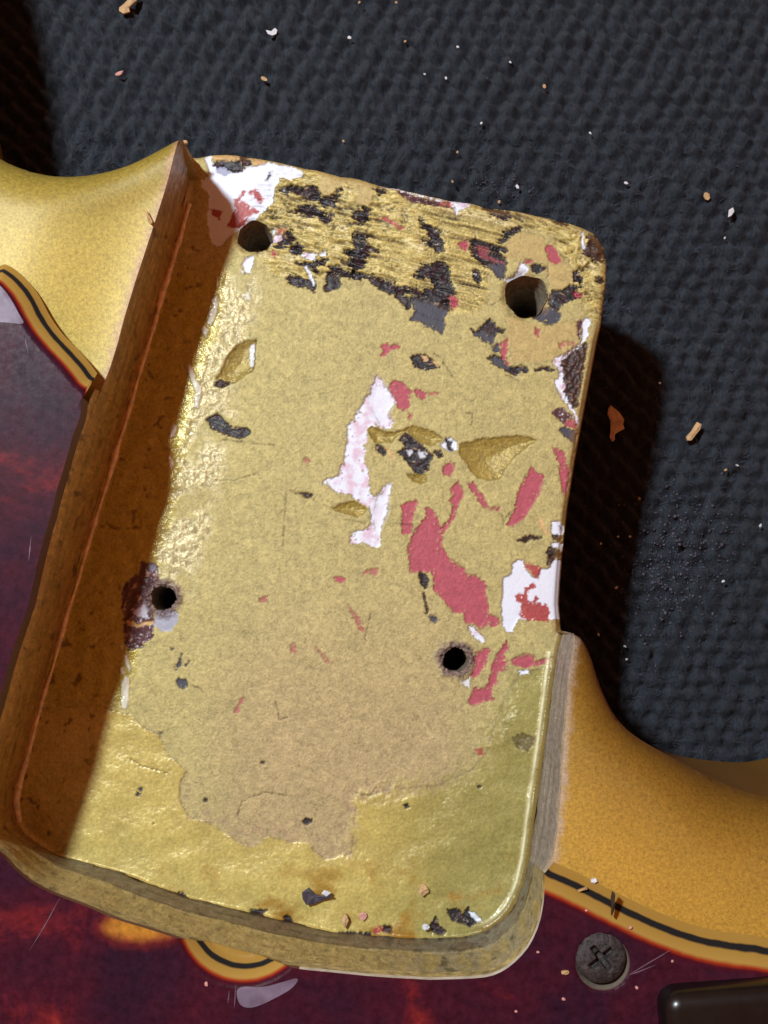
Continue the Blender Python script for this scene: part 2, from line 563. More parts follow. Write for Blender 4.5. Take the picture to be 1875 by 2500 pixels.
def patch(kind, poly, warp=0.7, name=None, soft=1.5, strength=1.0):
    """one chip in the paint layers: colour, gloss, depth and, when named, an object of its own"""
    p = np.asarray(poly, float)
    pad = 20
    sel = np.where((U > p[:, 0].min() - pad) & (U < p[:, 0].max() + pad) & (V_ > p[:, 1].min() - pad) & (V_ < p[:, 1].max() + pad))[0]
    if len(sel) == 0:
        return
    uu = U[sel] + (WU[sel] - U[sel]) * warp
    vv = V_[sel] + (WV[sel] - V_[sel]) * warp
    d = sdf(uu, vv, p)
    a_, b_ = nA[sel], nB[sel]
    if kind in ('black', 'dark'):
        d = d + (13 * gr2[sel] + 6 * gr[sel]) * mb[sel] + 5 * b_ - 2.0
    elif kind in ('pink', 'red', 'lilac', 'purple', 'grey'):
        d = d + 5 * b_ + 5 * a_ + np.where(b_ > .30, 9 * (b_ - .30) / .2, 0)
    elif kind == 'white':
        d = d + 2.5 * b_ + 2 * a_
    if kind in ('pink', 'lilac', 'red', 'purple'):
        soft = 1.2 + 5.5 * smooth(.05, .40, a_)
    m = (1 - smooth(-soft, soft, d)) * strength
    z = Z[sel]
    if kind == 'white':
        c = WHITE[None] * (1 + 0.03 * a_[:, None])
        a = (.5, 0, .10)
        z = z * (1 - .4 * m) - 0.024 * m
    elif kind == 'lilac':
        k = smooth(-.25, .35, F_LIL[sel] + .25 * b_)[:, None]
        c = WHITE[None] * (1 - k) + S(216, 190, 210)[None] * k
        a = (.55, 0, .25)
        z = z * (1 - .3 * m) - 0.022 * m
    elif kind == 'pink':
        c = PINK[None] * (1 + .16 * b_[:, None] + .14 * a_[:, None])
        a = (.6, 0, .5)
        z = z - 0.016 * m
    elif kind == 'red':
        c = RED[None] * (1 + .18 * b_[:, None])
        a = (.45, 0, .6)
        z = z - 0.003 * m
    elif kind == 'black':
        v = F_BLK[sel]
        c = BLK[None] * (1 + .5 * v[:, None])
        rd = smooth(-.1, .3, F_LIL[sel])[:, None]
        c = c * (1 - rd * .5) + rd * .5 * S(62, 30, 36)
        hi = smooth(.30, .55, v)[:, None]
        c = c * (1 - hi) + hi * S(176, 150, 112)
        h2 = smooth(.42, .6, F_DRK[sel] + .3 * b_)[:, None]
        c = c * (1 - h2) + h2 * S(222, 216, 214)
        a = (.5, 0, .5)
        z = z - m * (0.024 - 0.016 * v)
    elif kind == 'nick':
        c = S(44, 37, 38)[None] * (1 + .2 * a_[:, None])
        a = (.5, 0, .5)
        z = z - .02 * m
    elif kind == 'grey':
        c = GREY[None] * (1 + .12 * a_[:, None])
        a = (.55, 0, .5)
        z = z * (1 - .8 * m) - 0.016 * m
    elif kind == 'dark':
        v = F_DRK[sel]
        c = DARK[None] * (1 + .6 * v[:, None])
        hi = smooth(.2, .5, v)[:, None]
        c = c * (1 - hi) + hi * S(140, 108, 90)
        a = (.5, 0, .8)
        z = z - m * (0.02 - 0.03 * v)
    elif kind == 'tan':
        c = S(206, 170, 116)[None] * (1 + .3 * b_[:, None])
        a = (.6, 0, .8)
        z = z - .004 * m
    elif kind == 'purple':
        v = F_PUR[sel]
        c = S(92, 62, 66)[None] * (1 + .6 * v[:, None])
        hi = smooth(.15, .5, v)[:, None]
        c = c * (1 - hi) + hi * S(196, 168, 160)
        a = (.3, 0, .4)
        z = z - m * (.012 - .02 * v)
    elif kind == 'gouge':
        q = np.clip(-d / 45.0, 0, 1)
        c = S(154, 133, 62)[None] * (1 + .2 * b_[:, None] + .15 * a_[:, None])
        a = (.40, .15, 1.0)
        z = z - m * (.012 + .06 * np.sqrt(q) + .003 * a_) - .006 * np.exp(-(d / 2.5) ** 2)
        rim = np.exp(-((d - 0.5) / 1.6) ** 2) * smooth(-.3, .2, a_) * .5
        COL[sel] = COL[sel] * (1 - rim[:, None] * .7) + rim[:, None] * .7 * S(92, 72, 30)
        m = m * .9
    elif kind == 'smoothgold':
        c = S(183, 162, 104)[None] * (1 + .14 * b_[:, None] + .1 * a_[:, None])
        a = (.55, .08, .8)
        z = z * (1 - .85 * m)
    elif kind == 'glue':
        c = S(226, 224, 204)[None] * (1 + .05 * b_[:, None])  # pale tone puts the white highlights into the lumps' own colour
        a = (.12, 0, .3)
        z = z + m * (.012 + .012 * np.sqrt(np.clip(-d / 12, 0, 1)) + .012 * vnoise(GX[sel] * 14, GY[sel] * 8, 241))
    elif kind == 'lilacgrey':
        c = S(160, 164, 190)[None] * (1 + .1 * a_[:, None])
        a = (.5, 0, .2)
        z = z - .008 * m
    Z[sel] = z
    sub_blend(sel, m, c, *a)
    if kind in ('white', 'lilac', 'pink', 'grey', 'smoothgold'):          # thin darker line round the chip
        ed = np.exp(-((d - 1.8) / 1.5) ** 2) * smooth(-.35, .25, a_) * .5
        COL[sel] = COL[sel] * (1 - ed[:, None]) + ed[:, None] * S(104, 84, 52)
    if name:
        PARTS.append(name)
        PID[sel[d < 0]] = len(PARTS) - 1


WP, PP, DC = 'white_primer_patch', 'pink_primer_patch', 'dark_chip'
# smooth islands inside the torn band
patch('smoothgold', C_([(600, 330), (720, 280), (860, 300), (930, 320), (960, 410), (1050, 340), (1060, 420), (1150, 590), (1200, 610), (1260, 680), (1240, 790), (1180, 820), (1060, 870), (1010, 800), (960, 700), (940, 600), (860, 560), (760, 540), (600, 560), (540, 510), (570, 420)]))
patch('smoothgold', A_([(1230, 250), (1330, 270), (1480, 290), (1560, 310), (1480, 380), (1440, 440), (1330, 490), (1260, 470), (1230, 420), (1255, 340)]))
patch('smoothgold', B_([(280, 60), (450, 80), (600, 120), (560, 190), (530, 300), (480, 340), (390, 330), (360, 280), (400, 200), (300, 150)]))
patch('smoothgold', C_([(560, 1130), (720, 1180), (1000, 1230), (1260, 1160), (1290, 1300), (1280, 1400), (1060, 1560), (900, 1600), (640, 1590), (600, 1440), (540, 1340), (580, 1240)]))

# front bass corner
patch('white', A_([(85, 100), (110, 70), (150, 62), (160, 130), (190, 180), (270, 175), (340, 230), (450, 240), (500, 190), (680, 170), (700, 140), (760, 145), (790, 160), (950, 180), (1040, 215), (1085, 260), (1060, 290), (940, 322), (880, 312), (830, 290), (838, 340), (790, 400), (775, 470), (770, 560), (700, 620), (640, 680), (560, 750), (470, 800), (400, 850), (290, 945), (250, 985), (200, 1000), (155, 960), (130, 850), (105, 720), (120, 620), (130, 500), (110, 440), (60, 405), (60, 330), (140, 300), (130, 230), (95, 160)]), name=WP)
patch('red', A_([(370, 520), (430, 490), (480, 430), (530, 440), (580, 415), (630, 420), (640, 470), (700, 500), (690, 520), (640, 565), (600, 540), (590, 490), (540, 470), (500, 450), (450, 490), (440, 540), (480, 535), (520, 570), (560, 600), (640, 640), (560, 680), (500, 720), (470, 790), (400, 815), (310, 790), (340, 720), (380, 640), (385, 580)]), name=PP)
patch('red', A_([(120, 610), (240, 640), (240, 730), (170, 700)]))
patch('black', A_([(175, 168), (230, 130), (270, 130), (400, 135), (480, 160), (480, 200), (430, 240), (360, 235), (280, 190), (200, 192)]), name=DC)
patch('lilacgrey', A_([(190, 190), (280, 185), (350, 245), (290, 280), (210, 250)]))
patch('tan', A_([(155, 68), (300, 52), (420, 66), (440, 120), (380, 135), (240, 125), (170, 130)]))
patch('dark', A_([(445, 70), (520, 70), (550, 170), (480, 175), (440, 130)]))
patch('tan', A_([(500, 98), (560, 78), (650, 105), (700, 140), (680, 165), (590, 185), (560, 130)]))
patch('white', A_([(465, 1180), (500, 1110), (580, 1100), (570, 1190), (540, 1275), (480, 1260)]))
patch('grey', A_([(690, 330), (740, 240), (755, 240), (720, 330)]))

# black losses across the front
K = [A_([(840, 440), (870, 410), (960, 390), (1000, 400), (1100, 390), (1180, 390), (1220, 430), (1260, 490), (1330, 500), (1390, 480), (1420, 430), (1480, 420), (1420, 520), (1390, 600), (1300, 600), (1230, 530), (1150, 520), (1100, 490), (1020, 470), (990, 450), (900, 470)]),
     A_([(1000, 610), (1080, 580), (1180, 590), (1240, 620), (1300, 680), (1380, 690), (1370, 760), (1310, 760), (1230, 700), (1170, 680), (1100, 690), (1040, 670), (1000, 660)]),
     B_([(250, 450), (340, 440), (370, 400), (440, 360), (500, 370), (510, 400), (480, 480), (420, 540), (380, 510), (330, 470)]),
     A_([(780, 1000), (830, 940), (900, 860), (960, 830), (980, 900), (950, 970), (880, 1000), (820, 1030)]),
     A_([(950, 1010), (1020, 980), (1070, 1000), (1060, 1060), (990, 1090), (950, 1060)]),
     A_([(1020, 1170), (1120, 1160), (1230, 1150), (1320, 1130), (1300, 1180), (1200, 1200), (1220, 1240), (1150, 1220), (1080, 1190)]),
     A_([(930, 1290), (1040, 1290), (1100, 1330), (1180, 1320), (1210, 1390), (1190, 1460), (1120, 1410), (1010, 1400), (940, 1370)]),
     A_([(1290, 1420), (1330, 1350), (1340, 1260), (1440, 1300), (1460, 1380), (1400, 1440), (1310, 1460)]),
     A_([(1340, 1200), (1420, 1190), (1500, 1230), (1659, 1290), (1659, 1340), (1550, 1310), (1480, 1300), (1360, 1260)]),
     B_([(320, 620), (400, 620), (480, 660), (470, 720), (580, 770), (570, 820), (480, 790), (470, 870), (430, 950), (370, 1000), (330, 960), (280, 900), (310, 850), (250, 800), (330, 790), (370, 740), (330, 690)]),
     B_([(300, 1010), (420, 1010), (560, 1070), (700, 1110), (840, 1160), (980, 1180), (1050, 1240), (1000, 1250), (860, 1220), (720, 1230), (640, 1190), (560, 1150), (500, 1080), (330, 1040)]),
     B_([(1030, 490), (1090, 520), (1130, 550), (1210, 590), (1240, 680), (1260, 720), (1250, 790), (1190, 800), (1160, 760), (1030, 715), (1030, 700), (1150, 690), (1100, 630), (1080, 580), (1030, 540)]),
     B_([(1040, 940), (1120, 940), (1170, 920), (1230, 900), (1300, 930), (1310, 1010), (1320, 1090), (1370, 1230), (1310, 1240), (1330, 1390), (1250, 1420), (1260, 1500), (1180, 1480), (1060, 1440), (960, 1400), (950, 1330), (930, 1260), (1050, 1260), (1060, 1200), (1150, 1160), (1120, 1080), (1020, 1060), (960, 1040), (1000, 1000)]),
     B_([(840, 1260), (920, 1280), (930, 1340), (890, 1400), (860, 1340), (770, 1260), (780, 1200), (850, 1230)]),
     B_([(560, 180), (640, 170), (660, 220), (600, 250)]),
     C_([(190, 370), (260, 330), (290, 350), (370, 380), (480, 410), (575, 450), (560, 480), (500, 460), (530, 510), (570, 590), (550, 600), (560, 660), (540, 740), (470, 690), (410, 640), (350, 610), (280, 570), (220, 480), (190, 430)]),
     C_([(540, 280), (620, 250), (680, 210), (735, 220), (700, 260), (600, 300), (570, 350), (510, 400), (490, 360), (550, 310)]),
     C_([(820, 620), (860, 590), (960, 640), (920, 670), (880, 690), (830, 660)]),
     C_([(1000, 930), (1040, 880), (1120, 870), (1190, 830), (1240, 820), (1300, 840), (1260, 890), (1320, 930), (1240, 960), (1140, 1000), (1080, 1070), (1010, 1030), (1000, 980)]),
     C_([(1250, 690), (1290, 670), (1300, 710), (1340, 750), (1320, 790), (1250, 770)]),
     C_([(1480, 750), (1540, 740), (1550, 775), (1490, 770)]),
     C_([(240, 670), (270, 660), (300, 730), (290, 810), (255, 770)]),
     C_([(330, 10), (420, 20), (600, 60), (620, 150), (560, 170), (470, 130), (380, 80)]),
     C_([(1040, 150), (1100, 140), (1190, 180), (1180, 200), (1080, 180)]),
     C_([(210, 1250), (260, 1290), (320, 1230), (400, 1150), (440, 1200), (460, 1250), (550, 1260), (530, 1290), (460, 1290), (450, 1340), (380, 1310), (250, 1320)]),
     E_([(540, 310), (610, 280), (690, 310), (720, 370), (770, 400), (830, 400), (880, 370), (950, 420), (930, 450), (870, 430), (840, 490), (790, 470), (720, 430), (620, 370)]),
     E_([(1020, 430), (1080, 410), (1150, 400), (1220, 430), (1190, 440), (1100, 420), (1060, 435)])]
for i, q in enumerate(K):
    patch('black', q, name=DC if i not in (8, 14, 20, 22, 23, 26) else None)
patch('dark', C_([(1345, 450), (1380, 400), (1400, 290), (1480, 310), (1540, 380), (1570, 480), (1580, 570), (1500, 570), (1420, 540), (1350, 490)]), name=DC)
for q in ([B_([(950, 1300), (1000, 1290), (1150, 1340), (1310, 1400), (1260, 1480), (1280, 1560), (1250, 1640), (1060, 1540), (920, 1500), (970, 1400)]),
           C_([(400, 600), (450, 580), (540, 610), (550, 660), (510, 760), (460, 720), (420, 660)]),
           C_([(830, 1120), (920, 1060), (1010, 1030), (1090, 1060), (1120, 1110), (1080, 1190), (1010, 1220), (940, 1190), (840, 1160)]),
           C_([(250, 1320), (340, 1270), (450, 1320), (430, 1420), (330, 1380)]),
           C_([(410, 1430), (500, 1410), (510, 1490), (440, 1490)]),
           E_([(560, 320), (630, 290), (700, 330), (760, 400), (720, 420), (640, 380)])]):
    patch('grey', q, name=DC)
patch('pink', C_([(260, 400), (360, 410), (400, 450), (360, 500), (470, 540), (540, 590), (450, 570), (380, 550), (300, 520)]), strength=.55)
patch('pink', B_([(1400, 720), (1480, 690), (1510, 740), (1490, 800), (1420, 770)]), name=PP)
patch('pink', B_([(600, 450), (680, 460), (800, 520), (860, 570), (790, 560), (690, 510)]), name=PP)
patch('purple', B_([(780, 190), (900, 195), (1000, 240), (1060, 270), (1330, 290), (1320, 350), (1230, 340), (1040, 330), (960, 320), (850, 260)]), name=PP)
patch('lilac', B_([(610, 108), (800, 155), (1000, 218), (1200, 262), (1350, 275), (1520, 295), (1530, 335), (1430, 380), (1390, 415), (1350, 345), (1300, 285), (1200, 290), (1050, 250), (860, 190), (640, 140)]), name=WP)
patch('red', B_([(1200, 295), (1330, 290), (1330, 340), (1230, 330)]))
patch('pink', B_([(1310, 1260), (1370, 1230), (1410, 1340), (1340, 1400)]), name=PP)
patch('pink', C_([(960, 410), (1040, 410), (1080, 480), (1120, 580), (1060, 605), (1000, 550), (965, 480)]), name=PP)
patch('pink', C_([(740, 550), (840, 560), (830, 610), (760, 600)]))
patch('pink', C_([(500, 1420), (570, 1350), (580, 1440), (560, 1540), (600, 1620), (570, 1620), (520, 1530)]), name=PP)
patch('pink', C_([(860, 1250), (900, 1280), (890, 1330), (865, 1300)]))
patch('pink', C_([(1240, 880), (1330, 890), (1350, 920), (1280, 930)]))
patch('pink', C_([(1090, 1410), (1180, 1380), (1280, 1410), (1280, 1430), (1180, 1410), (1110, 1460)]), strength=.7)
patch('white', C_([(700, 600), (720, 570), (800, 640), (740, 700), (680, 760), (600, 790), (540, 760), (640, 720), (690, 660)]), name=WP)
patch('white', C_([(1325, 280), (1345, 262), (1350, 350), (1365, 410), (1350, 460), (1325, 430)]))
patch('white', A_([(760, 830), (790, 820), (800, 870), (775, 900)]))
patch('lilac', A_([(800, 880), (860, 880), (850, 930), (790, 970), (740, 1000), (760, 950)]))
patch('red', A_([(810, 810), (920, 820), (880, 870), (830, 880)]))
patch('red', A_([(760, 1040), (820, 1060), (800, 1110), (760, 1090)]))
patch('lilac', A_([(1060, 1090), (1120, 1060), (1220, 1080), (1200, 1120), (1100, 1130)]))
patch('white', A_([(1090, 1200), (1120, 1200), (1170, 1290), (1200, 1380), (1180, 1390), (1130, 1290)]))
patch('white', A_([(1240, 1060), (1300, 1060), (1310, 1100), (1250, 1100)]))

# treble edge losses
patch('dark', E_([(1270, 350), (1350, 260), (1480, 190), (1540, 150), (1550, 190), (1530, 300), (1500, 480), (1470, 650), (1450, 800), (1400, 820), (1350, 730), (1320, 640), (1320, 560), (1290, 430)]), name=DC)
patch('lilac', E_([(1200, 350), (1250, 310), (1400, 220), (1500, 170), (1470, 200), (1350, 270), (1275, 340), (1300, 420), (1310, 520), (1330, 580), (1310, 640), (1340, 720), (1400, 810), (1450, 880), (1460, 960), (1440, 990), (1420, 930), (1430, 890), (1360, 800), (1290, 700), (1260, 650), (1220, 560), (1220, 520), (1270, 520), (1260, 430), (1210, 370)]), name=WP)
patch('purple', C_([(1290, 1180), (1330, 1155), (1345, 1180), (1335, 1250), (1335, 1310), (1305, 1380), (1285, 1300)]))
patch('white', C_([(1340, 1180), (1370, 1150), (1410, 1160), (1420, 1200), (1390, 1260), (1400, 1310), (1370, 1370), (1310, 1410), (1330, 1350), (1340, 1290), (1335, 1240)]), name=WP)
patch('purple', E_([(1190, 870), (1240, 820), (1310, 810), (1350, 850), (1420, 900), (1350, 930), (1320, 980), (1250, 930)]), name=DC)
patch('pink', E_([(1330, 950), (1400, 920), (1440, 970), (1465, 1030), (1390, 1010), (1340, 990)]))
patch('grey', E_([(1260, 1040), (1330, 1000), (1400, 1030), (1475, 1050), (1450, 1100), (1425, 1180), (1350, 1130), (1290, 1070)]), name=DC)

# raised lumps beside the bass wall, coloured pale to paint the white highlights
HILITES = [L_([(585, 860), (660, 800), (668, 900), (650, 1020), (590, 1180), (530, 1160), (545, 1040), (600, 950)]), L_([(455, 1230), (500, 1180), (550, 1240), (525, 1330), (485, 1300)]),
      L_([(278, 1690), (310, 1640), (370, 1740), (395, 1850), (465, 1930), (455, 2050), (390, 2000), (330, 1850)]), L_([(645, 580), (672, 590), (668, 690), (645, 720)]), L_([(385, 2040), (460, 2060), (430, 2190), (370, 2190)]),
      G_([(48, 1010), (75, 1000), (80, 1050), (55, 1055)]), G_([(85, 1110), (110, 1095), (150, 1230), (130, 1260), (100, 1180)]), G_([(45, 1210), (80, 1215), (95, 1270), (55, 1280)]),
      G_([(60, 1360), (95, 1290), (135, 1310), (130, 1500), (100, 1595), (62, 1570)]), crop(0, 900, 2.765, [(1140, 420), (1165, 360), (1195, 390), (1185, 460), (1150, 470)]), crop(0, 900, 2.765, [(1130, 620), (1150, 570), (1172, 650), (1160, 690)]),
      L_([(985, 810), (1040, 760), (1080, 840), (1070, 890), (1010, 860)]), L_([(930, 480), (990, 530), (970, 560)]), E_([(670, 1440), (700, 1430), (690, 1480), (660, 1470)])]
for q in HILITES:
    patch('glue', q, name='highlight_lump')

# gouges in the middle
patch('gouge', E_([(260, 1180), (450, 1130), (650, 1110), (800, 1095), (950, 1105), (1050, 1140), (1000, 1170), (920, 1230), (830, 1290), (760, 1380), (700, 1460), (680, 1520), (560, 1550), (450, 1520), (370, 1460), (340, 1390), (280, 1320), (250, 1250)]), name='gouge')
patch('gouge', D_([(150, 1020), (200, 1000), (270, 1020), (330, 1050), (420, 1060), (520, 1030), (620, 990), (760, 1030), (880, 1090), (920, 1130), (860, 1160), (800, 1200), (700, 1160), (620, 1110), (540, 1060), (460, 1090), (400, 1160), (300, 1160), (230, 1170), (190, 1110)]), name='gouge')
patch('gouge', H_([(450, 1570), (540, 1530), (640, 1500), (740, 1540), (790, 1580), (760, 1620), (700, 1660), (600, 1630), (500, 1600)]), name='gouge')
patch('gouge', L_([(640, 1840), (700, 1740), (780, 1560), (880, 1430), (1000, 1370), (1130, 1350), (1120, 1500), (1100, 1720), (980, 1810), (850, 1890), (740, 1860)]), name='gouge')
patch('gouge', D_([(560, 1480), (640, 1480), (740, 1490), (760, 1560), (700, 1580), (600, 1550)]))
for q in (D_([(590, 300), (650, 270), (720, 270), (790, 310), (830, 350), (880, 400), (830, 410), (760, 420), (700, 410), (640, 390), (610, 340)]),
          D_([(480, 1130), (540, 1060), (600, 1110), (650, 1160), (700, 1180), (740, 1240), (820, 1290), (790, 1360), (770, 1440), (720, 1480), (640, 1460), (590, 1390), (530, 1330), (470, 1260), (540, 1230), (520, 1170)]),
          D_([(220, 1210), (260, 1180), (300, 1210), (350, 1250), (320, 1280), (250, 1240)]),
          crop(450, 850, 2.765, [(150, 480), (220, 440), (280, 500), (330, 540), (420, 540), (450, 570), (380, 610), (270, 580), (190, 540)])):
    patch('black', q, name=DC)
patch('white', D_([(900, 1180), (950, 1120), (1000, 1110), (1060, 1170), (1060, 1230), (1000, 1260), (920, 1220)]))
patch('black', D_([(955, 1140), (1000, 1150), (1015, 1240), (980, 1230)]))
patch('black', D_([(840, 1250), (900, 1250), (910, 1300), (870, 1310)]))
for q in ([(545, 1240), (600, 1225), (620, 1270), (570, 1295)], [(660, 1230), (720, 1260), (740, 1310), (690, 1330)]):
    patch('white', D_(q), strength=.8)
patch('tan', D_([(320, 1200), (380, 1240), (440, 1330), (420, 1345), (350, 1260)]))
patch('tan', D_([(700, 275), (750, 280), (770, 330), (730, 340)]))
patch('tan', D_([(800, 330), (840, 340), (885, 400), (850, 390)]))
patch('dark', L_([(620, 1880), (680, 1850), (800, 1880), (760, 1930), (650, 1940)]))
patch('white', L_([(1055, 1420), (1110, 1400), (1120, 1520), (1090, 1700), (1060, 1690)]), strength=.7)
patch('dark', H_([(120, 1420), (240, 1430), (240, 1465), (180, 1455)]))

# white scar in the middle with its pink fragments
patch('lilac', H_([(890, 260), (930, 310), (950, 370), (1010, 420), (1075, 520), (1030, 570), (1000, 640), (1040, 700), (1030, 770), (970, 790), (880, 760), (810, 770), (780, 800), (800, 880), (800, 920), (750, 950), (770, 1000), (760, 1080), (790, 1190), (810, 1290), (810, 1420), (850, 1470), (910, 1420), (960, 1360), (1025, 1310), (1010, 1400), (985, 1500), (995, 1600), (960, 1690), (920, 1770), (915, 1900), (920, 1940), (870, 1960), (790, 1930), (740, 1900), (690, 1920), (620, 1910), (640, 1830), (700, 1790), (780, 1780), (830, 1720), (830, 1640), (800, 1560), (720, 1510), (610, 1430), (510, 1420), (450, 1380), (350, 1320), (410, 1270), (500, 1260), (530, 1180), (570, 1080), (570, 980), (600, 900), (590, 760), (660, 700), (680, 620), (750, 560), (760, 490), (820, 430), (840, 360)]), name=WP)
patch('white', H_([(880, 300), (930, 330), (1010, 430), (1060, 520), (1020, 580), (990, 650), (1020, 720), (960, 770), (900, 720), (860, 620), (800, 560), (830, 450)]), strength=.75, soft=12)
patch('white', H_([(880, 1480), (960, 1400), (1010, 1340), (990, 1480), (985, 1600), (950, 1680), (905, 1790), (870, 1780), (850, 1650), (870, 1560)]), strength=.75, soft=10)
for q in (D_([(390, 570), (440, 530), (510, 560), (560, 610), (600, 640), (580, 700), (580, 780), (520, 850), (470, 810), (450, 740), (370, 620)]),
          D_([(290, 190), (340, 150), (390, 180), (460, 170), (490, 200), (400, 220), (340, 270), (290, 290), (310, 230)]),
          D_([(640, 620), (740, 640), (750, 690), (720, 720), (670, 700), (630, 660)]),
          D_([(570, 870), (620, 890), (600, 930), (570, 920)]),
          D_([(940, 1400), (1010, 1350), (1040, 1420), (1000, 1500), (930, 1490), (920, 1440)]),
          F_([(70, 310), (210, 250), (230, 290), (200, 350), (170, 430), (180, 470), (160, 560), (100, 580), (75, 540), (80, 440)]),
          F_([(220, 500), (300, 400), (290, 340), (340, 340), (380, 380), (410, 470), (440, 530), (440, 640), (460, 720), (490, 770), (560, 830), (640, 870), (660, 930), (720, 930), (800, 980), (840, 1010), (840, 1100), (850, 1180), (860, 1290), (940, 1310), (960, 1380), (900, 1400), (850, 1380), (790, 1430), (740, 1380), (650, 1370), (630, 1280), (540, 1270), (500, 1210), (420, 1130), (360, 1060), (370, 960), (340, 910), (230, 910), (150, 920), (145, 830), (130, 690), (160, 620), (180, 560)]),
          F_([(510, 160), (590, 100), (630, 190), (620, 240), (580, 310), (560, 380), (540, 440), (490, 510), (450, 560), (430, 510), (500, 450), (540, 330), (500, 260), (540, 220)]),
          F_([(670, 110), (730, 100), (760, 170), (810, 230), (850, 310), (890, 330), (960, 320), (950, 350), (880, 350), (810, 320), (760, 270), (720, 190)]),
          E_([(860, 1659), (900, 1560), (980, 1400), (1010, 1450), (1100, 1490), (1110, 1580), (1060, 1690), (1010, 1780), (930, 1900), (880, 1960), (800, 2010), (740, 2000), (780, 1920), (820, 1810)]),
          E_([(1210, 1210), (1310, 1260), (1330, 1350), (1370, 1450), (1370, 1560), (1350, 1680), (1310, 1690), (1270, 1480), (1270, 1380), (1230, 1290)]),
          F_([(740, 1630), (850, 1580), (870, 1620), (820, 1760), (760, 1850), (700, 1880), (720, 1780)]),
          F_([(960, 1610), (1020, 1530), (1040, 1600), (990, 1650), (1020, 1720), (1020, 1790), (950, 1800), (930, 1850), (940, 1920), (880, 1950), (900, 2060), (840, 2060), (790, 2100), (710, 2120), (670, 2080), (710, 2010), (720, 1950), (790, 1960), (850, 1920), (880, 1850), (890, 1750)]),
          F_([(1060, 1700), (1130, 1670), (1200, 1640), (1270, 1660), (1280, 1720), (1350, 1690), (1430, 1670), (1400, 1710), (1290, 1760), (1180, 1770), (1100, 1750)]),
          crop(450, 850, 2.765, [(1005, 1545), (1040, 1540), (1085, 1550), (1080, 1585), (1040, 1580), (1010, 1570)])):
    patch('pink', q, name=PP)
for q in (D_([(750, 640), (880, 660), (840, 685), (760, 665)]), H_([(150, 1100), (190, 1070), (230, 1110), (210, 1130)]),
          crop(450, 850, 2.765, [(1190, 1540), (1230, 1490), (1310, 1490), (1300, 1530), (1240, 1520)]),
          crop(450, 1400, 2.765, [(500, 170), (570, 150), (560, 190), (510, 190)]), crop(450, 1400, 2.765, [(340, 940), (370, 850), (400, 845), (360, 940)]),
          crop(450, 1400, 2.765, [(715, 480), (750, 470), (755, 540), (720, 530)]), crop(450, 1400, 2.765, [(1100, 200), (1180, 300), (1220, 390), (1200, 400), (1150, 310)]),
          crop(450, 1400, 2.765, [(890, 500), (960, 560), (990, 610), (970, 610)])):
    patch('pink', q, strength=.75)
# white block at the treble edge
patch('white', F_([(985, 960), (1070, 930), (1080, 830), (1110, 800), (1170, 805), (1190, 880), (1230, 930), (1300, 970), (1330, 880), (1390, 880), (1450, 800), (1530, 785), (1530, 980), (1520, 1100), (1512, 1200), (1535, 1330), (1410, 1335), (1400, 1340), (1130, 1340), (1100, 1390), (1070, 1450), (1010, 1450), (985, 1380), (975, 1200), (990, 1090)]), name=WP)
patch('red', F_([(1180, 810), (1240, 830), (1330, 860), (1320, 910), (1300, 965), (1240, 920), (1190, 880)]), name=PP)
patch('red', F_([(1190, 1060), (1230, 1020), (1270, 1000), (1290, 1050), (1220, 1070), (1205, 1110), (1210, 1150), (1250, 1180), (1290, 1130), (1310, 1150), (1300, 1180), (1390, 1200), (1410, 1270), (1400, 1360), (1300, 1350), (1200, 1340), (1140, 1310), (1150, 1240), (1160, 1190), (1110, 1170), (1100, 1120), (1130, 1095), (1180, 1100)]), name=PP)
patch('white', F_([(1420, 460), (1490, 445), (1540, 500), (1540, 560), (1490, 590), (1430, 560)]), name=WP)
patch('white', F_([(1420, 640), (1480, 650), (1535, 640), (1535, 730), (1480, 690), (1420, 680)]), name=WP)
patch('black', F_([(1440, 575), (1520, 585), (1500, 630), (1440, 612)]))
patch('black', F_([(1400, 690), (1430, 680), (1500, 730), (1535, 750), (1500, 775), (1420, 760), (1390, 740)]), name=DC)
patch('dark', F_([(1400, 760), (1470, 770), (1430, 830), (1385, 840)]))
patch('grey', F_([(1480, 470), (1500, 475), (1520, 530), (1500, 530)]))
patch('dark', F_([(1130, 628), (1180, 600), (1240, 575), (1330, 605), (1240, 610), (1190, 635)]))
patch('tan', F_([(1290, 390), (1330, 420), (1380, 530), (1420, 580), (1380, 580), (1320, 480)]))
patch('lilac', F_([(670, 1400), (720, 1390), (750, 1440), (800, 1480), (830, 1520), (790, 1540), (740, 1500), (690, 1440)]), name=WP)
patch('white', F_([(1120, 1800), (1210, 1790), (1230, 1820), (1150, 1830)]))
patch('white', F_([(610, 1900), (690, 1860), (690, 1960), (640, 1930)]), strength=.7)
patch('black', F_([(230, 920), (290, 930), (320, 1000), (290, 1050), (250, 1000)]), name=DC)
patch('grey', F_([(320, 1300), (370, 1290), (410, 1350), (350, 1370)]))
patch('dark', F_([(280, 1100), (300, 1200), (320, 1280), (305, 1290), (285, 1200)]))
patch('dark', crop(950, 1400, 2.765, [(840, 1110), (900, 1080), (950, 1100), (1000, 1110), (940, 1200), (860, 1170)]), strength=.6)
patch('red', crop(950, 1400, 2.765, [(575, 1190), (620, 1180), (640, 1220), (600, 1230)]), strength=.8)
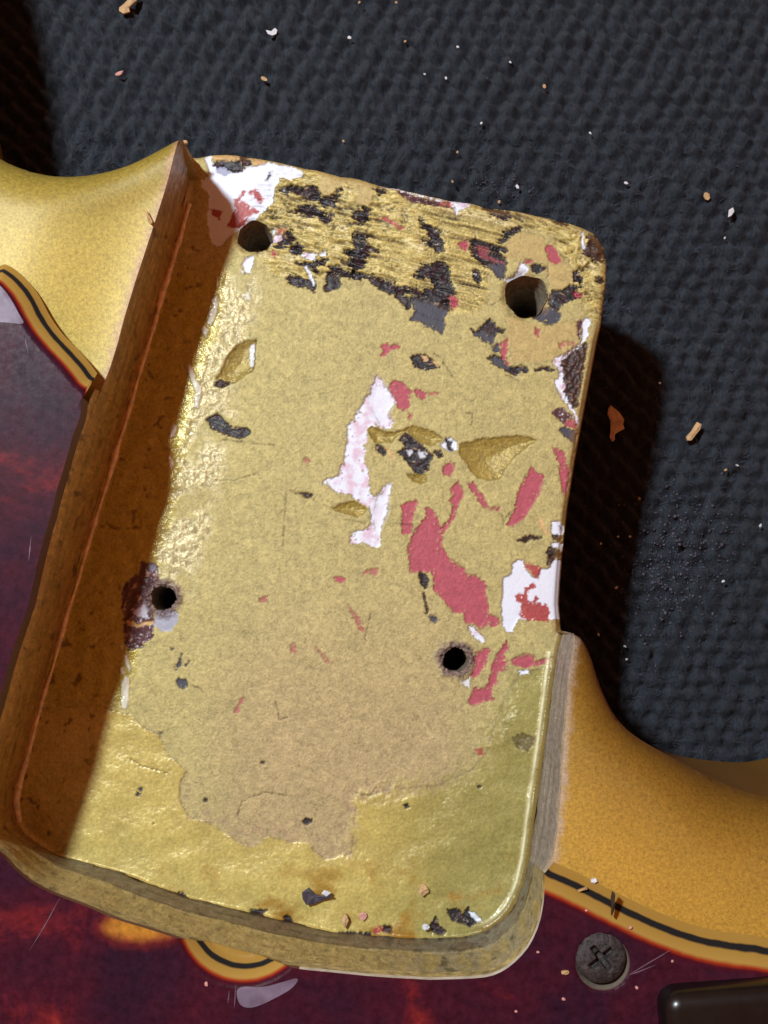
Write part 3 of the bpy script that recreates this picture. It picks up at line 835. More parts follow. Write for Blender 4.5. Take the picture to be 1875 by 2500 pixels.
# small dark nicks
for q in (G_([(540, 1220), (580, 1140), (605, 1085), (600, 1180), (570, 1235)]), G_([(560, 1310), (640, 1330), (675, 1380), (620, 1412), (560, 1370)]), G_([(630, 1200), (680, 1155), (660, 1195)]),
          crop(0, 1400, 2.765, [(910, 1500), (940, 1450), (970, 1442), (940, 1500)]), G_([(495, 1030), (520, 1040), (525, 1060), (500, 1050)]), G_([(385, 1800), (430, 1800), (420, 1820), (390, 1815)])):
    patch('grey', q)
for cx, cy, r in ((750, 2005, 11), (992, 1968, 8), (502, 1954, 6), (641, 1862, 5), (375, 2010, 4), (1170, 1920, 5)):
    patch('nick', [(cx + r * (1 + .3 * math.sin(2 * a + cx)) * math.cos(a), cy + r * 0.8 * math.sin(a)) for a in np.linspace(0, 5.7, 9)])
# dirt and torn chips along the end of the floor
for q in (crop(1050, 1900, 2.765, [(120, 890), (180, 880), (220, 930), (255, 870), (270, 930), (330, 960), (280, 1000), (200, 970), (150, 960)]),
          crop(1050, 1900, 2.765, [(0, 1000), (40, 940), (60, 1000), (110, 1030), (70, 1060), (20, 1040)]),
          crop(450, 1900, 2.765, [(440, 890), (560, 890), (530, 915), (470, 915)]), crop(450, 1900, 2.765, [(670, 935), (700, 930), (735, 965), (720, 990), (680, 960)]),
          crop(450, 1900, 2.765, [(1040, 1040), (1260, 1045), (1250, 1060), (1060, 1055)]), crop(0, 1900, 2.765, [(1205, 770), (1240, 780), (1255, 800), (1210, 800)])):
    patch('black', q)
patch('white', crop(1050, 1900, 2.765, [(260, 900), (300, 900), (345, 960), (320, 975)]))
patch('red', crop(450, 1900, 2.765, [(1270, 1010), (1330, 1000), (1350, 1030), (1290, 1045)]))
patch('dark', crop(450, 1900, 2.765, [(1340, 1000), (1400, 1000), (1400, 1040), (1350, 1040)]))

# around the lower bass screw hole
patch('purple', G_([(60, 560), (95, 440), (200, 380), (240, 260), (350, 270), (400, 330), (420, 450), (330, 520), (320, 640), (350, 730), (360, 830), (350, 930), (240, 1045), (130, 1065), (80, 985), (70, 800)]), name=DC)
patch('lilac', G_([(140, 700), (200, 690), (270, 600), (300, 700), (280, 780), (180, 740)]), strength=.7)
patch('tan', G_([(105, 790), (160, 790), (200, 830), (290, 800), (350, 790), (340, 830), (200, 850), (120, 840)]))
patch('lilacgrey', G_([(300, 280), (360, 280), (380, 320), (340, 360), (300, 330)]), strength=.8)
patch('lilacgrey', G_([(380, 700), (500, 690), (580, 720), (570, 800), (510, 890), (420, 890), (350, 830)]), name='grey_patch', strength=.85)

# hairline cracks in the lacquer
def crack(pts, wd=1.6, amt=.75, col=(76, 60, 34)):
    p = np.asarray(pts, float)
    sel = np.where((U > p[:, 0].min() - 12) & (U < p[:, 0].max() + 12) & (V_ > p[:, 1].min() - 12) & (V_ < p[:, 1].max() + 12))[0]
    d = seg_dist(WU[sel] * .8 + U[sel] * .2, WV[sel] * .8 + V_[sel] * .2, p)
    m = np.exp(-(d / wd) ** 2) * amt * smooth(-.45, .05, nA[sel])
    COL[sel] = COL[sel] * (1 - m[:, None]) + m[:, None] * S(*col)
    Z[sel] -= .012 * m


for q in (L_([(740, 1870), (850, 1890), (1000, 1810), (1110, 1700), (1130, 1350)]), H_([(0, 1380), (120, 1440), (240, 1480), (370, 1540), (440, 1580)]), H_([(560, 1680), (770, 1720)]),
          crop(450, 850, 2.765, [(230, 610), (350, 630), (470, 645), (560, 650), (610, 660)]), crop(450, 850, 2.765, [(210, 890), (340, 890), (480, 850)]),
          crop(450, 1400, 2.765, [(360, 1640), (390, 1540), (430, 1520), (550, 1480), (690, 1500)]), crop(450, 1400, 2.765, [(1150, 1480), (1250, 1500), (1300, 1440)]),
          E_([(0, 260), (60, 300), (120, 380), (180, 480), (250, 560)]), E_([(860, 540), (780, 500), (720, 470)]), E_([(680, 30), (720, 20)]), E_([(380, 980), (390, 870), (320, 860)]),
          F_([(0, 480), (170, 485)]), F_([(1060, 370), (1020, 410), (1000, 470)]), F_([(940, 350), (990, 420), (1000, 500)]), C_([(590, 880), (540, 930), (430, 1020), (340, 990)]),
          C_([(970, 740), (1000, 700), (980, 620)]), B_([(520, 390), (520, 330), (560, 280)]), G_([(690, 1380), (760, 1400), (800, 1440)]),
          crop(0, 1400, 2.765, [(880, 1250), (960, 1300), (1080, 1330), (1130, 1350)]), crop(450, 1400, 2.765, [(620, 860), (640, 990), (700, 970)]),
          [(690, 1335), (700, 1200)], [(905, 1500), (890, 1560), (910, 1580)]):
    crack(q)
for q in ([(560, 1010), (640, 960)], [(760, 560), (900, 590)], [(640, 1420), (700, 1560)], [(1000, 1700), (1060, 1810)], [(560, 1700), (520, 1800)], [(700, 1130), (620, 1180)], [(980, 1480), (1040, 1440)]):
    crack(q, 1.2, .4, (214, 200, 150))

# screw holes: (centre px, rx, ry, depth rim)
HOLES = [((622, 577), 40, 37), ((1285, 722), 50, 50), ((398, 1460), 29, 28), ((1112, 1611), 29, 28)]
hole_w = []
hole_kill = np.zeros(n, bool)
for (cx, cy), rx, ry in HOLES:
    c = P(cx, cy)
    sx = 13.6 / FPX
    dx, dy = (U - cx) / rx, (V_ - cy) / ry
    rr = np.sqrt(dx * dx + dy * dy)
    lobes = 1 + 0.05 * np.sin(3 * np.arctan2(dy, dx) + cx) + 0.03 * np.sin(7 * np.arctan2(dy, dx) + 1.0)
    big = rx > 35
    rim = smooth(2.0 if not big else 1.3, 1.25 if not big else 1.0, rr + .5 * nA)
    near = (rr > 0.9) & (rr < 2.2)
    if not big:
        ringc = S(112, 90, 90)[None] * (1 + .6 * nB[:, None] + .5 * nA[:, None])
        blend(np.where(rr < 2.2, rim, 0) * .9, ringc, .5, 0, .8)
        Z += np.where(rr < 2.1, rim * (.018 + .05 * nB) - .03 * smooth(1.35, 1.0, rr), 0)
    else:
        blend(np.where(rr < 1.6, rim, 0) * .5, S(120, 92, 56), .5, 0, .8)
        Z -= np.where(rr < 1.5, .03 * smooth(1.35, 1.0, rr), 0)
    hole_kill |= rr < lobes
    hole_w.append((c[0], c[1], rx * sx, ry * sx, cx))

pit = smooth(.30, .46, fbm(GX * 7, GY * 7, 331, 3)) * (1 - smooth(-40, 10, dl)) * (V_ > 600) * (U < 520)
blend(pit * .7, S(96, 64, 34), .5, .05, .8)
Z -= .006 * pit

# rolled edges and wall fillet
r = 0.09
q = np.clip(do, 0, r)
Z -= np.where(do < r, r - np.sqrt(np.maximum(r * r - (r - q) ** 2, 0)), 0)
Z = np.where(out_open, np.minimum(Z, -r), Z)
r = np.where((V_ > 2080) & (U < 1180), 0.03, 0.075)
q = np.clip(dw, 0, r)
Z += np.where(dw < r, (r - np.sqrt(np.maximum(r * r - (r - q) ** 2, 0))) * .9, 0)
# raw amber edge down the treble side and the front
edge = np.exp(-(do / (0.045 + .035 * (U > 1200))) ** 2)
sidey = smooth(760, 830, V_) * (U > 1200)
blend(edge * np.maximum(sidey * .9, .35 * (V_ < 800)) * np.where(np.isin(PID, [k for k, q in enumerate(PARTS) if q in ('white_primer_patch', 'pink_primer_patch')]), .15, 1), S(150, 112, 58), .45, .1, .8)
blend(np.exp(-((do - .05) / .012) ** 2) * sidey * .7, S(70, 48, 26), .5, 0, .5)
# glue-gold rim beside the treble wall and its painted highlight line
rimw = np.exp(-(dw / 0.055) ** 2) * smooth(1120, 1200, U)
blend(rimw * .8, S(120, 96, 48), .3, .1, .6)
glint = np.exp(-((dw - .075) / 0.020) ** 2) * smooth(1150, 1240, U) * (V_ > 1590) * (0.55 + .45 * smooth(-.3, .1, nD))
blend(glint, S(238, 232, 190), .10, .0, .2)  # pale stripe paints the highlight along the fillet
Z += .022 * glint
# dried glue along the bass-side corner
rl = np.exp(-(dw / 0.030) ** 2) * (U < 700) * (V_ < 2050) * smooth(-.25, .3, nA + .3 * vnoise(GX * 2.0, GY * 2.0, 131))
blend(rl * .7, S(216, 176, 120), .4, .1, .6)
Z += rl * .012

idx = np.arange(n).reshape(NYg, NXg)
quads = np.stack([idx[:-1, :-1].ravel(), idx[:-1, 1:].ravel(), idx[1:, 1:].ravel(), idx[1:, :-1].ravel()], 1)
ok = keep[quads].all(1) & ~hole_kill[quads].any(1)
quads = quads[ok]
VF = np.stack([GX, GY, Z], 1)
SURF = np.stack([ROUGH, METAL, SPK], 1)
fid = np.median(np.sort(PID[quads], 1)[:, 1:3], axis=1).astype(int)


FYn, FXn = NYg - 1, NXg - 1
FG = np.full(FYn * FXn, -1)
FG[ok] = fid


def components(fg):
    """label 4-connected faces that carry the same id"""
    g = fg.reshape(FYn, FXn)
    par = np.arange(FYn * FXn)
    # runs along rows first, then union of rows
    flat = par.reshape(FYn, FXn).copy()
    same = (g[:, 1:] == g[:, :-1])
    start = np.ones((FYn, FXn), bool)
    start[:, 1:] = ~same
    runs = np.maximum.accumulate(np.where(start, flat, 0), axis=1)
    p = {}

    def find(a):
        while p.get(a, a) != a:
            p[a] = p.get(p[a], p[a])
            a = p[a]
        return a
    up = (g[1:] == g[:-1]) & (g[1:] >= 0)
    pairs = np.unique(np.stack([runs[1:][up], runs[:-1][up]], 1), axis=0)
    for a, c in pairs.tolist():
        ra, rc = find(a), find(c)
        if ra != rc:
            p[max(ra, rc)] = min(ra, rc)
    ur, inv = np.unique(runs.ravel(), return_inverse=True)
    roots = np.array([find(int(a)) for a in ur])
    return roots[inv]


for _ in range(3):                                   # crumbs of an island go to the patch around them
    lab = components(FG)
    ul, inv, cnt = np.unique(lab, return_inverse=True, return_counts=True)
    small = (cnt[inv] < 45) & (FG >= 0)
    if not small.any():
        break
    for _k in range(10):
        ii_ = np.where(small)[0]
        done = np.zeros(len(ii_), bool)
        for off in (1, -1, FXn, -FXn):
            nb = np.clip(ii_ + off, 0, len(FG) - 1)
            g_ = (~small[nb]) & (FG[nb] >= 0) & ~done
            FG[ii_[g_]] = FG[nb[g_]]
            done |= g_
        small[ii_[done]] = False
        if not done.any():
            break
lab = components(FG)[ok]
fid = FG[ok]


def sub_mesh(name, q):
    u, inv = np.unique(q.ravel(), return_inverse=True)
    return make_mesh(name, VF[u], inv.reshape(q.shape), M_WORN, COL[u], SURF[u])


ul, cnt = np.unique(lab[fid == 0], return_counts=True)
main = ul[np.argmax(cnt)]
floor_o = link('neck_pocket_floor', sub_mesh('neck_pocket_floor', quads[(lab == main) | ((fid == 0) & np.isin(lab, ul[cnt < 45]))]), guitar)


def sub(name, me):
    o = bpy.data.objects.new(name, me)
    COLL.objects.link(o)
    o.parent = floor_o
    return o


for l_ in ul[(ul != main) & (cnt >= 45)]:
    sub('gold_paint_patch', sub_mesh('gold_paint_patch', quads[lab == l_]))
order = np.argsort(lab[fid > 0], kind='stable')
lq, qq, fq_ = lab[fid > 0][order], quads[fid > 0][order], fid[fid > 0][order]
cuts = np.where(np.diff(lq) != 0)[0] + 1
for qk, fk in zip(np.split(qq, cuts), np.split(fq_, cuts)):
    if len(qk):
        sub(PARTS[fk[0]], sub_mesh(PARTS[fk[0]], qk))

# ---- screw holes ------------------------------------------------------
M_HOLE = simple('raw_hole_wood', S(128, 117, 99), .85, 0, .5, 14.0, .5)
for (hx, hy, rx, ry, sd) in hole_w:
    nseg, rings = 40, 14
    V, Fc = [], []
    big = rx > .16
    for j in range(rings):
        t = j / (rings - 1)
        dep = -0.012 - 1.5 * t
        k = 1.06 - (.32 * smooth(0, .35, t) if big else 0.04 * t)
        for i in range(nseg):
            a = 2 * math.pi * i / nseg
            lob = (1 + 0.05 * math.sin(-3 * a + sd) + 0.03 * math.sin(-7 * a + 1)) if j < 3 else 1
            jit = 1 + .03 * math.sin(5 * a + 9 * t) * (t > 0)
            V.append((hx + rx * k * lob * jit * math.cos(a) + (0.10 * t if big else 0), hy + ry * k * lob * jit * math.sin(a) - (0.05 * t if big else 0), dep))
    for j in range(rings - 1):
        for i in range(nseg):
            i2 = (i + 1) % nseg
            Fc.append((j * nseg + i2, j * nseg + i, (j + 1) * nseg + i, (j + 1) * nseg + i2))
    Fc.append(tuple((rings - 1) * nseg + i for i in range(nseg)))
    sub('screw_hole', make_mesh('screw_hole', V, Fc, M_HOLE))

# ---- pocket walls -----------------------------------------------------
NV = 34


def wall(name, secs, colour):
    bs, ts = [], []
    for b, t, m in secs:
        bs.append(resample(smooth_line(b, 1), m))
        tt = t.copy()
        tt[:, 2] = np.minimum(tt[:, 2], Z_TOP)
        ts.append(resample(smooth_line(tt, 1), m))
    b = np.vstack([q[:-1] for q in bs] + [bs[-1][-1:]])
    t = np.vstack([q[:-1] for q in ts] + [ts[-1][-1:]])
    m = len(b)
    t[:, 2] = np.where(t[:, 2] < Z_TOP - .004, body_z(t[:, 0], t[:, 1]), t[:, 2])
    s = np.r_[0, np.cumsum(np.linalg.norm(np.diff(b[:, :2], axis=0), axis=1))]
    vv = np.linspace(0, 1, NV)
    Vx = b[:, None, 0] * (1 - vv) + t[:, None, 0] * vv
    Vy = b[:, None, 1] * (1 - vv) + t[:, None, 1] * vv
    Vz = -0.03 * (1 - vv) + t[:, None, 2] * vv
    ss = np.repeat(s[:, None], NV, 1)
    zz = Vz
    # push the surface in and out a little along its normal
    tg = np.gradient(b[:, :2], axis=0)
    tg /= np.linalg.norm(tg, axis=1)[:, None] + 1e-9
    nx, ny = -tg[:, 1], tg[:, 0]
    bump = (0.012 * fbm(ss * 1.2, zz * 5, 141, 3) + .018 * fbm(ss * 5, zz * 7, 143, 4, .6)) * (vv > 0) * (vv < 1)
    Vx = Vx + nx[:, None] * bump
    Vy = Vy + ny[:, None] * bump
    col, rough = colour(ss.ravel(), zz.ravel(), np.repeat(vv[None], m, 0).ravel())
    i = np.arange(m * NV).reshape(m, NV)
    q = np.stack([i[:-1, :-1].ravel(), i[1:, :-1].ravel(), i[1:, 1:].ravel(), i[:-1, 1:].ravel()], 1)
    surf = np.stack([rough, np.full(m * NV, .15), np.full(m * NV, 1.0)], 1)
    me = make_mesh(name, np.stack([Vx.ravel(), Vy.ravel(), Vz.ravel()], 1), q, M_WALL, col, surf)
    return link(name, me, guitar)


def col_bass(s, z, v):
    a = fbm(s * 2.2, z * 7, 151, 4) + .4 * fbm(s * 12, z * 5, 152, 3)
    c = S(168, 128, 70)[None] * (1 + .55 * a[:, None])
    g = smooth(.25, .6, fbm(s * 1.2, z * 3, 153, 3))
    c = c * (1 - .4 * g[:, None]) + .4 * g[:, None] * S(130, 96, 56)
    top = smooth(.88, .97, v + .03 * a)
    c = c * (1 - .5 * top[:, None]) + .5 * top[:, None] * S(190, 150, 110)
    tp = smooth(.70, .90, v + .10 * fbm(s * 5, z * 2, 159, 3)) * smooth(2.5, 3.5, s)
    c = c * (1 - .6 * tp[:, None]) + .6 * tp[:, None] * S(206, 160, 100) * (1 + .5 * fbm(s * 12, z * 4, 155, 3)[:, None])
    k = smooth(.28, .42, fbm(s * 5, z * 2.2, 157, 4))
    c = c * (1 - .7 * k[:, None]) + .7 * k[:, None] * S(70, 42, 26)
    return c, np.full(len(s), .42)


def col_end(s, z, v, corner=1.0):
    a = fbm(s * 6, z * 2.2, 161, 4)
    st_ = fbm(s * 1.6, z * 9, 163, 4, .6)
    a2 = fbm(s * 14, z * 5, 165, 3, .6)
    gold = S(176, 158, 104)[None] * (1 + .25 * a[:, None] + .35 * a2[:, None])
    grey = S(120, 104, 88)[None] * (1 + .6 * st_[:, None] + .4 * a2[:, None])
    zb = z + .10 * fbm(s * 1.4, z * 0, 167, 3)
    k = smooth(.72, .60, zb + .06 * a2)
    c = gold * (1 - k[:, None]) + grey * k[:, None]

    def band(c, at, wd, colr, amt):
        m = np.clip(amt * np.exp(-((zb - at) / wd) ** 2), 0, 1)[:, None]
        return c * (1 - m) + m * colr
    on = smooth(-.15, .15, fbm(s * 2.2, s * 0, 175, 3))
    c = band(c, .74, .030, S(206, 194, 160), .8 * on)
    c = band(c, .66, .028, S(48, 38, 30), .85)
    c = band(c, .38, .022, S(56, 44, 34), .8 * (1 - on))
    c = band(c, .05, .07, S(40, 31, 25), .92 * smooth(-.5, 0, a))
    pit = smooth(.30, .48, fbm(s * 10, z * 4, 169, 3))
    c = c * (1 - .65 * pit[:, None]) + .65 * pit[:, None] * S(92, 74, 48)
    ck = smooth(.09, .02, np.abs(vnoise(s * 9 + 2 * a, z * 3.2, 177))) * smooth(-.2, .2, a)
    c = c * (1 - .6 * ck[:, None]) + .6 * ck[:, None] * S(70, 54, 34)
    cg = corner * smooth(s.max() - 2.6, s.max() - 1.2, s) * smooth(.0, .35, a + .4 * a2 + .25)
    c = c * (1 - .6 * cg[:, None]) + .6 * cg[:, None] * S(140, 138, 126)
    cd_ = corner * smooth(s.max() - 2.6, s.max() - 1.4, s) * smooth(.25, .42, fbm(s * 5, z * 2.5, 179, 3))
    c = c * (1 - .75 * cd_[:, None]) + .75 * cd_[:, None] * S(54, 48, 46)
    return c, np.full(len(s), .5)


def col_treble(s, z, v):
    a = fbm(s * 4, z * 6, 171, 4)
    st_ = fbm(s * .8, z * 14, 173, 4, .6)
    c = S(150, 142, 140)[None] * (1 + .75 * st_[:, None] + .15 * a[:, None])
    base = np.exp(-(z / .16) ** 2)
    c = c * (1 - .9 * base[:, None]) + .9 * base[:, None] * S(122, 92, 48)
    top = smooth(.86, .95, v + .05 * a)
    c = c * (1 - .7 * top[:, None]) + .7 * top[:, None] * S(205, 190, 170)
    return c, np.full(len(s), .5)


# ---- dried glue along the bass-side corner ----
gl = resample(smooth_line(np.vstack([bot1[1:], bot2[1:], bot3[1:4]]), 2), 520)
tg = np.gradient(gl[:, :2], axis=0)
tg /= np.linalg.norm(tg, axis=1)[:, None]
sarr = np.linspace(0, 9.5, 520)
rad = np.clip(.019 + .024 * fbm(sarr * 1.6, sarr * 0, 231, 4, .65) + .012 * smooth(.2, .6, vnoise(sarr * .5, sarr * 0, 233)), .0008, .05)
off = .035 + .02 * fbm(sarr * 1.1, sarr * 0, 235, 3)
V = []
for k in range(7):
    a = math.pi * 2 * k / 7
    V.append(np.column_stack([gl[:, 0] + tg[:, 1] * 0 + (-tg[:, 1]) * (off + rad * 1.2 * math.cos(a)), gl[:, 1] + tg[:, 0] * (off + rad * 1.2 * math.cos(a)), .03 + rad * math.sin(a) + rad * .3]))
V = np.stack(V, 1)
ii = np.arange(520 * 7).reshape(520, 7)
j2 = np.roll(ii, -1, 1)
Fg = np.stack([ii[:-1].ravel(), j2[:-1].ravel(), j2[1:].ravel(), ii[1:].ravel()], 1)
link('dried_glue_bead', make_mesh('dried_glue_bead', V.reshape(-1, 3), Fg, simple('dried_glue', S(252, 226, 190), .35, 0, .35, 12, .3)), guitar)

# ---- body -----------------------------------------------------------------
rng = np.random.RandomState(5)


def cdt_mesh(poly, pts, zfun):
    """triangulate a closed outline with extra inner points; returns V, tris and outline length"""
    poly = np.asarray(poly, float)
    m = inside(pts[:, 0], pts[:, 1], poly) & (seg_dist(pts[:, 0], pts[:, 1], poly, True) > .012)
    allp = np.vstack([poly, pts[m]])
    vs = [Vector((float(a), float(b))) for a, b in allp]
    ed = [(i, (i + 1) % len(poly)) for i in range(len(poly))]
    ov, oe, of, _, _, _ = delaunay_2d_cdt(vs, ed, [], 1, 1e-6)
    V = np.array([(v.x, v.y) for v in ov])
    return np.column_stack([V, zfun(V[:, 0], V[:, 1])]), np.array([list(f) for f in of], int)


WALL_TOP = [resample(smooth_line(t, 1)[:, :2], m) for b, t, m in SECT]
POCKET_TOP = np.vstack([q[:-1] for q in WALL_TOP] + [WALL_TOP[-1][-1:]])
LEFT_TOP = np.vstack([WALL_TOP[0], WALL_TOP[1]])
CUT = [resample(LC, 260), resample(RC, 260)]
OUT = [(10.2, -11.0), (-12.3, -11.0)]
BODY = np.vstack([CUT[0], POCKET_TOP[1:-1], CUT[1], OUT[1:], ])


def cut_dist(x, y):
    return np.minimum(seg_dist(x, y, CUT[0]), seg_dist(x, y, CUT[1]))


def edge_r(x):
    """the roll-over of the treble cutaway widens away from its tip"""
    return .5 + (R_EDGE_T - .5) * smooth(2.3, 3.6, x)


def body_z(x, y):
    d = cut_dist(x, y)
    re = np.where(x > 0, edge_r(x), R_EDGE)
    q = np.clip(d, 0, re)
    z = Z_TOP - (re - np.sqrt(np.maximum(re ** 2 - (re - q) ** 2, 0)))
    dwl = seg_dist(x, y, WALL_TOP[0])
    drop = .22 * smooth(.9, 1.9, y) * (1 - smooth(.05, 1.2, dwl))
    return z - drop * smooth(0, R_EDGE, d)


def col_bass_corner(s, z, v):
    c1, r1 = col_bass(s, z, v)
    c2, r2 = col_end(s, z, v, 0.0)
    k = smooth(s.max() - 1.0, s.max() - .15, s)[:, None]
    return c1 * (1 - k) + c2 * k, r1


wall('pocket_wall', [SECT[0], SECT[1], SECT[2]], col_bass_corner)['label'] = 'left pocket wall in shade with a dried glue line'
wall('pocket_wall', [SECT[3], SECT[4]], col_end)['label'] = 'rounded end wall of the pocket, gold above dirty grey wood'
wall('pocket_wall', [SECT[5]], col_treble)['label'] = 'grey scraped right pocket wall'

gx, gy = np.meshgrid(np.arange(-12, 10.2, .05), np.arange(-10.9, 10.8, .05))
gx, gy = gx.ravel(), gy.ravel()
vis = (np.abs(gx) < 5.0) & (gy < 5.5) & (gy > -5.0)
cdd = np.full(len(gx), 9.0)
near = (gx < 11)
cdd[near] = cut_dist(gx[near], gy[near])
coarse = (np.round(gx / .05).astype(int) % 8 == 0) & (np.round(gy / .05).astype(int) % 8 == 0)
pk = (vis & (cdd < 2.6)) | coarse
pts = np.stack([gx[pk], gy[pk]], 1) + rng.uniform(-.008, .008, (pk.sum(), 2))
rows = []
for c in CUT:
    tg = np.gradient(c, axis=0)
    tg /= np.linalg.norm(tg, axis=1)[:, None]
    nrm = np.stack([tg[:, 1], -tg[:, 0]], 1)
    for k in range(1, 9):
        dd = ((R_EDGE if c is CUT[0] else edge_r(c[:, 0])) * (1 - math.cos(k / 9 * math.pi / 2)))
        dd = np.broadcast_to(dd, (len(c),))[:, None]
        for sgn in (1, -1):
            rows.append(c + sgn * dd * nrm)
pts = np.vstack([pts] + rows)
VB, FB = cdt_mesh(BODY, pts, body_z)


def body_colour(x, y, z):
    d = cut_dist(x, y)
    t = smooth(-.2, 2.4, x)
    c = S(192, 170, 84)[None] * (1 - t[:, None]) + S(186, 144, 56)[None] * t[:, None]
    c = c * (1 + .08 * fbm(x * 1.5, y * 1.5, 181, 3)[:, None] + .06 * fbm(x * 12, y * 12, 183, 2)[:, None])
    bur = (1 - smooth(-.1, 1.0 + .25 * t, d + .08 * fbm(x * 1.3, y * 1.3, 187, 2)))
    bw = .80 + 0 * t
    c = c * (1 - (bw * bur)[:, None]) + (bw * bur)[:, None] * (S(116, 100, 28)[None] * (1 - t[:, None]) + S(104, 70, 18)[None] * t[:, None])
    dp = seg_dist(x, y, POCKET_TOP)
    chip = (1 - smooth(.02, .07, dp + .04 * fbm(x * 9, y * 9, 191, 3)))
    c = c * (1 - .8 * chip[:, None]) + .8 * chip[:, None] * (S(176, 140, 104)[None] * (1 - t[:, None]) + S(186, 170, 150)[None] * t[:, None])
    return c


cb = body_colour(VB[:, 0], VB[:, 1], VB[:, 2])
# skirt below the cutaways down to the carpet
sk = []
loop = np.vstack([CUT[1], OUT[1:], CUT[0]])
mS = len(loop)
zs = [Z_SIL, .6, 0, -.8, -1.6, -2.25, -2.6, -2.79]
ins_ = [0, 0, 0, 0, 0, 0, .12, .4]
cen = np.array([0, -3.0])
Vs = []
for zk, ik in zip(zs, ins_):
    Vs.append(np.column_stack([loop, np.minimum(zk, np.where(loop[:, 0] > 0, Z_TOP - edge_r(loop[:, 0]), 9))]))
Vs = np.vstack(Vs)
ii = np.arange(len(zs) * mS).reshape(len(zs), mS)
Fs = np.stack([ii[:-1, :-1].ravel(), ii[1:, :-1].ravel(), ii[1:, 1:].ravel(), ii[:-1, 1:].ravel()], 1)
# block under the pocket floor (front end and treble side)
op = resample(OPEN, 200)
zs2 = [-.088, -.5, -1.2, -2.0, -2.5, -2.79]
Vo = np.vstack([np.column_stack([op, np.full(200, zk)]) for zk in zs2])
io = np.arange(len(zs2) * 200).reshape(len(zs2), 200)
Fo = np.stack([io[:-1, :-1].ravel(), io[:-1, 1:].ravel(), io[1:, 1:].ravel(), io[1:, :-1].ravel()], 1)
VV = np.vstack([VB, Vs, Vo])
faces = [tuple(f) for f in FB] + [tuple(int(a) for a in f + len(VB)) for f in Fs] + [tuple(int(a) for a in f + len(VB) + len(Vs)) for f in Fo]
cs = body_colour(Vs[:, 0], Vs[:, 1], Vs[:, 2])
co = np.tile(S(150, 112, 58), (len(Vo), 1)) * (1 + .4 * fbm(Vo[:, 0] * 4 + Vo[:, 1] * 4, Vo[:, 2] * 12, 193, 3)[:, None])
cl = np.vstack([cb, cs, co])
sf = np.tile((.47, .04, 1.0), (len(VV), 1)).astype(float)
sf[len(VB) + len(Vs):] = (.55, .05, 1)
link('body', make_mesh('body', VV, faces, M_GOLD, cl, sf), guitar)

# ---- pickguard ------------------------------------------------------------
left_out = W([(0, 640), (34, 654), (68, 684), (97, 722), (122, 773), (152, 815), (186, 849), (219, 886), (238, 912)], Z_TOP)[:, :2]
left_out = np.vstack([[(-9.0, 6.0), (-7.0, 3.6), (-5.4, 2.9), (-4.6, 2.84)], left_out])
left_out = smooth_line(left_out, 2)
pg_left = W([(202, 972), (195, 1019), (177, 1066), (159, 1131), (141, 1189), (123, 1262), (108, 1309), (90, 1381), (69, 1479), (47, 1540), (22, 1617), (-8, 1730)], Z_PG)[:, :2]
right_out = W([(1351, 2105), (1380, 2117), (1408, 2130), (1481, 2167), (1553, 2203), (1625, 2235), (1698, 2261), (1770, 2276), (1875, 2287)], Z_TOP)[:, :2]
right_out = np.vstack([right_out, [(5.0, -3.45), (7, -3.2), (9, -4.2)]])
right_out = smooth_line(right_out, 2)
pock = [resample(smooth_line(t, 1)[:, :2], m) for b, t, m in SECT[2:5]]
pock = np.vstack([q[:-1] for q in pock] + [pock[-1][-1:]])
PG = np.vstack([left_out, pg_left[:-1], pock, right_out, [(9.0, -10.5), (-10.5, -10.5), (-10.5, 4.0)]])
NOTCH_C = np.array(P(598, 2225, 1.72)[:2])
PXC = (CAMH - 1.72) / FPX
SCREW_C = np.array(P(1467, 2338, Z_PG)[:2])
SINK_C = np.array(P(1472, 2351, Z_PG)[:2])


def pg_z(x, y):
    dl_ = seg_dist(x, y, left_out)
    dr = seg_dist(x, y, right_out)
    z = Z_PG - np.maximum(0, .23 * (1 - np.minimum(dl_ / .235, 1)))
    z = np.minimum(z, Z_TOP + .235 * np.minimum(dr / .33, 1))
    z = np.minimum(z, Z_PG)
    rn = np.hypot(x - NOTCH_C[0], y - NOTCH_C[1]) / PXC
    z = np.minimum(z, np.where(rn < 240, Z_TOP + .03 + .17 * (rn - 119) / 42, 9))
    rs = np.hypot(x - SINK_C[0], y - SINK_C[1])
    z = np.minimum(z, np.where(rs < .4, Z_TOP + .02 + np.clip((rs - .17) / .09, 0, 1) * .22, 9))
    return np.maximum(z, Z_TOP + .006)


gx, gy = np.meshgrid(np.arange(-10.4, 9, .03), np.arange(-10.4, 5.5, .03))
gx, gy = gx.ravel(), gy.ravel()
kx, ky = np.round(gx / .03).astype(int), np.round(gy / .03).astype(int)
coarse = (kx % 12 == 0) & (ky % 12 == 0)
mid = (kx % 4 == 0) & (ky % 4 == 0) & (np.abs(gx) < 5) & (np.abs(gy) < 6)
fine = np.zeros(len(gx), bool)
vis = gy > -5.5
fine[vis] = (seg_dist(gx[vis], gy[vis], left_out) < .32) | (seg_dist(gx[vis], gy[vis], right_out) < .42)
rn = np.hypot(gx - NOTCH_C[0], gy - NOTCH_C[1]) / PXC
fine |= (rn < 215) | (np.hypot(gx - SINK_C[0], gy - SINK_C[1]) < .42)
pk = coarse | mid | fine
pts = np.stack([gx[pk], gy[pk]], 1) + rng.uniform(-.004, .004, (pk.sum(), 2))
VP, FP = cdt_mesh(PG, pts, pg_z)
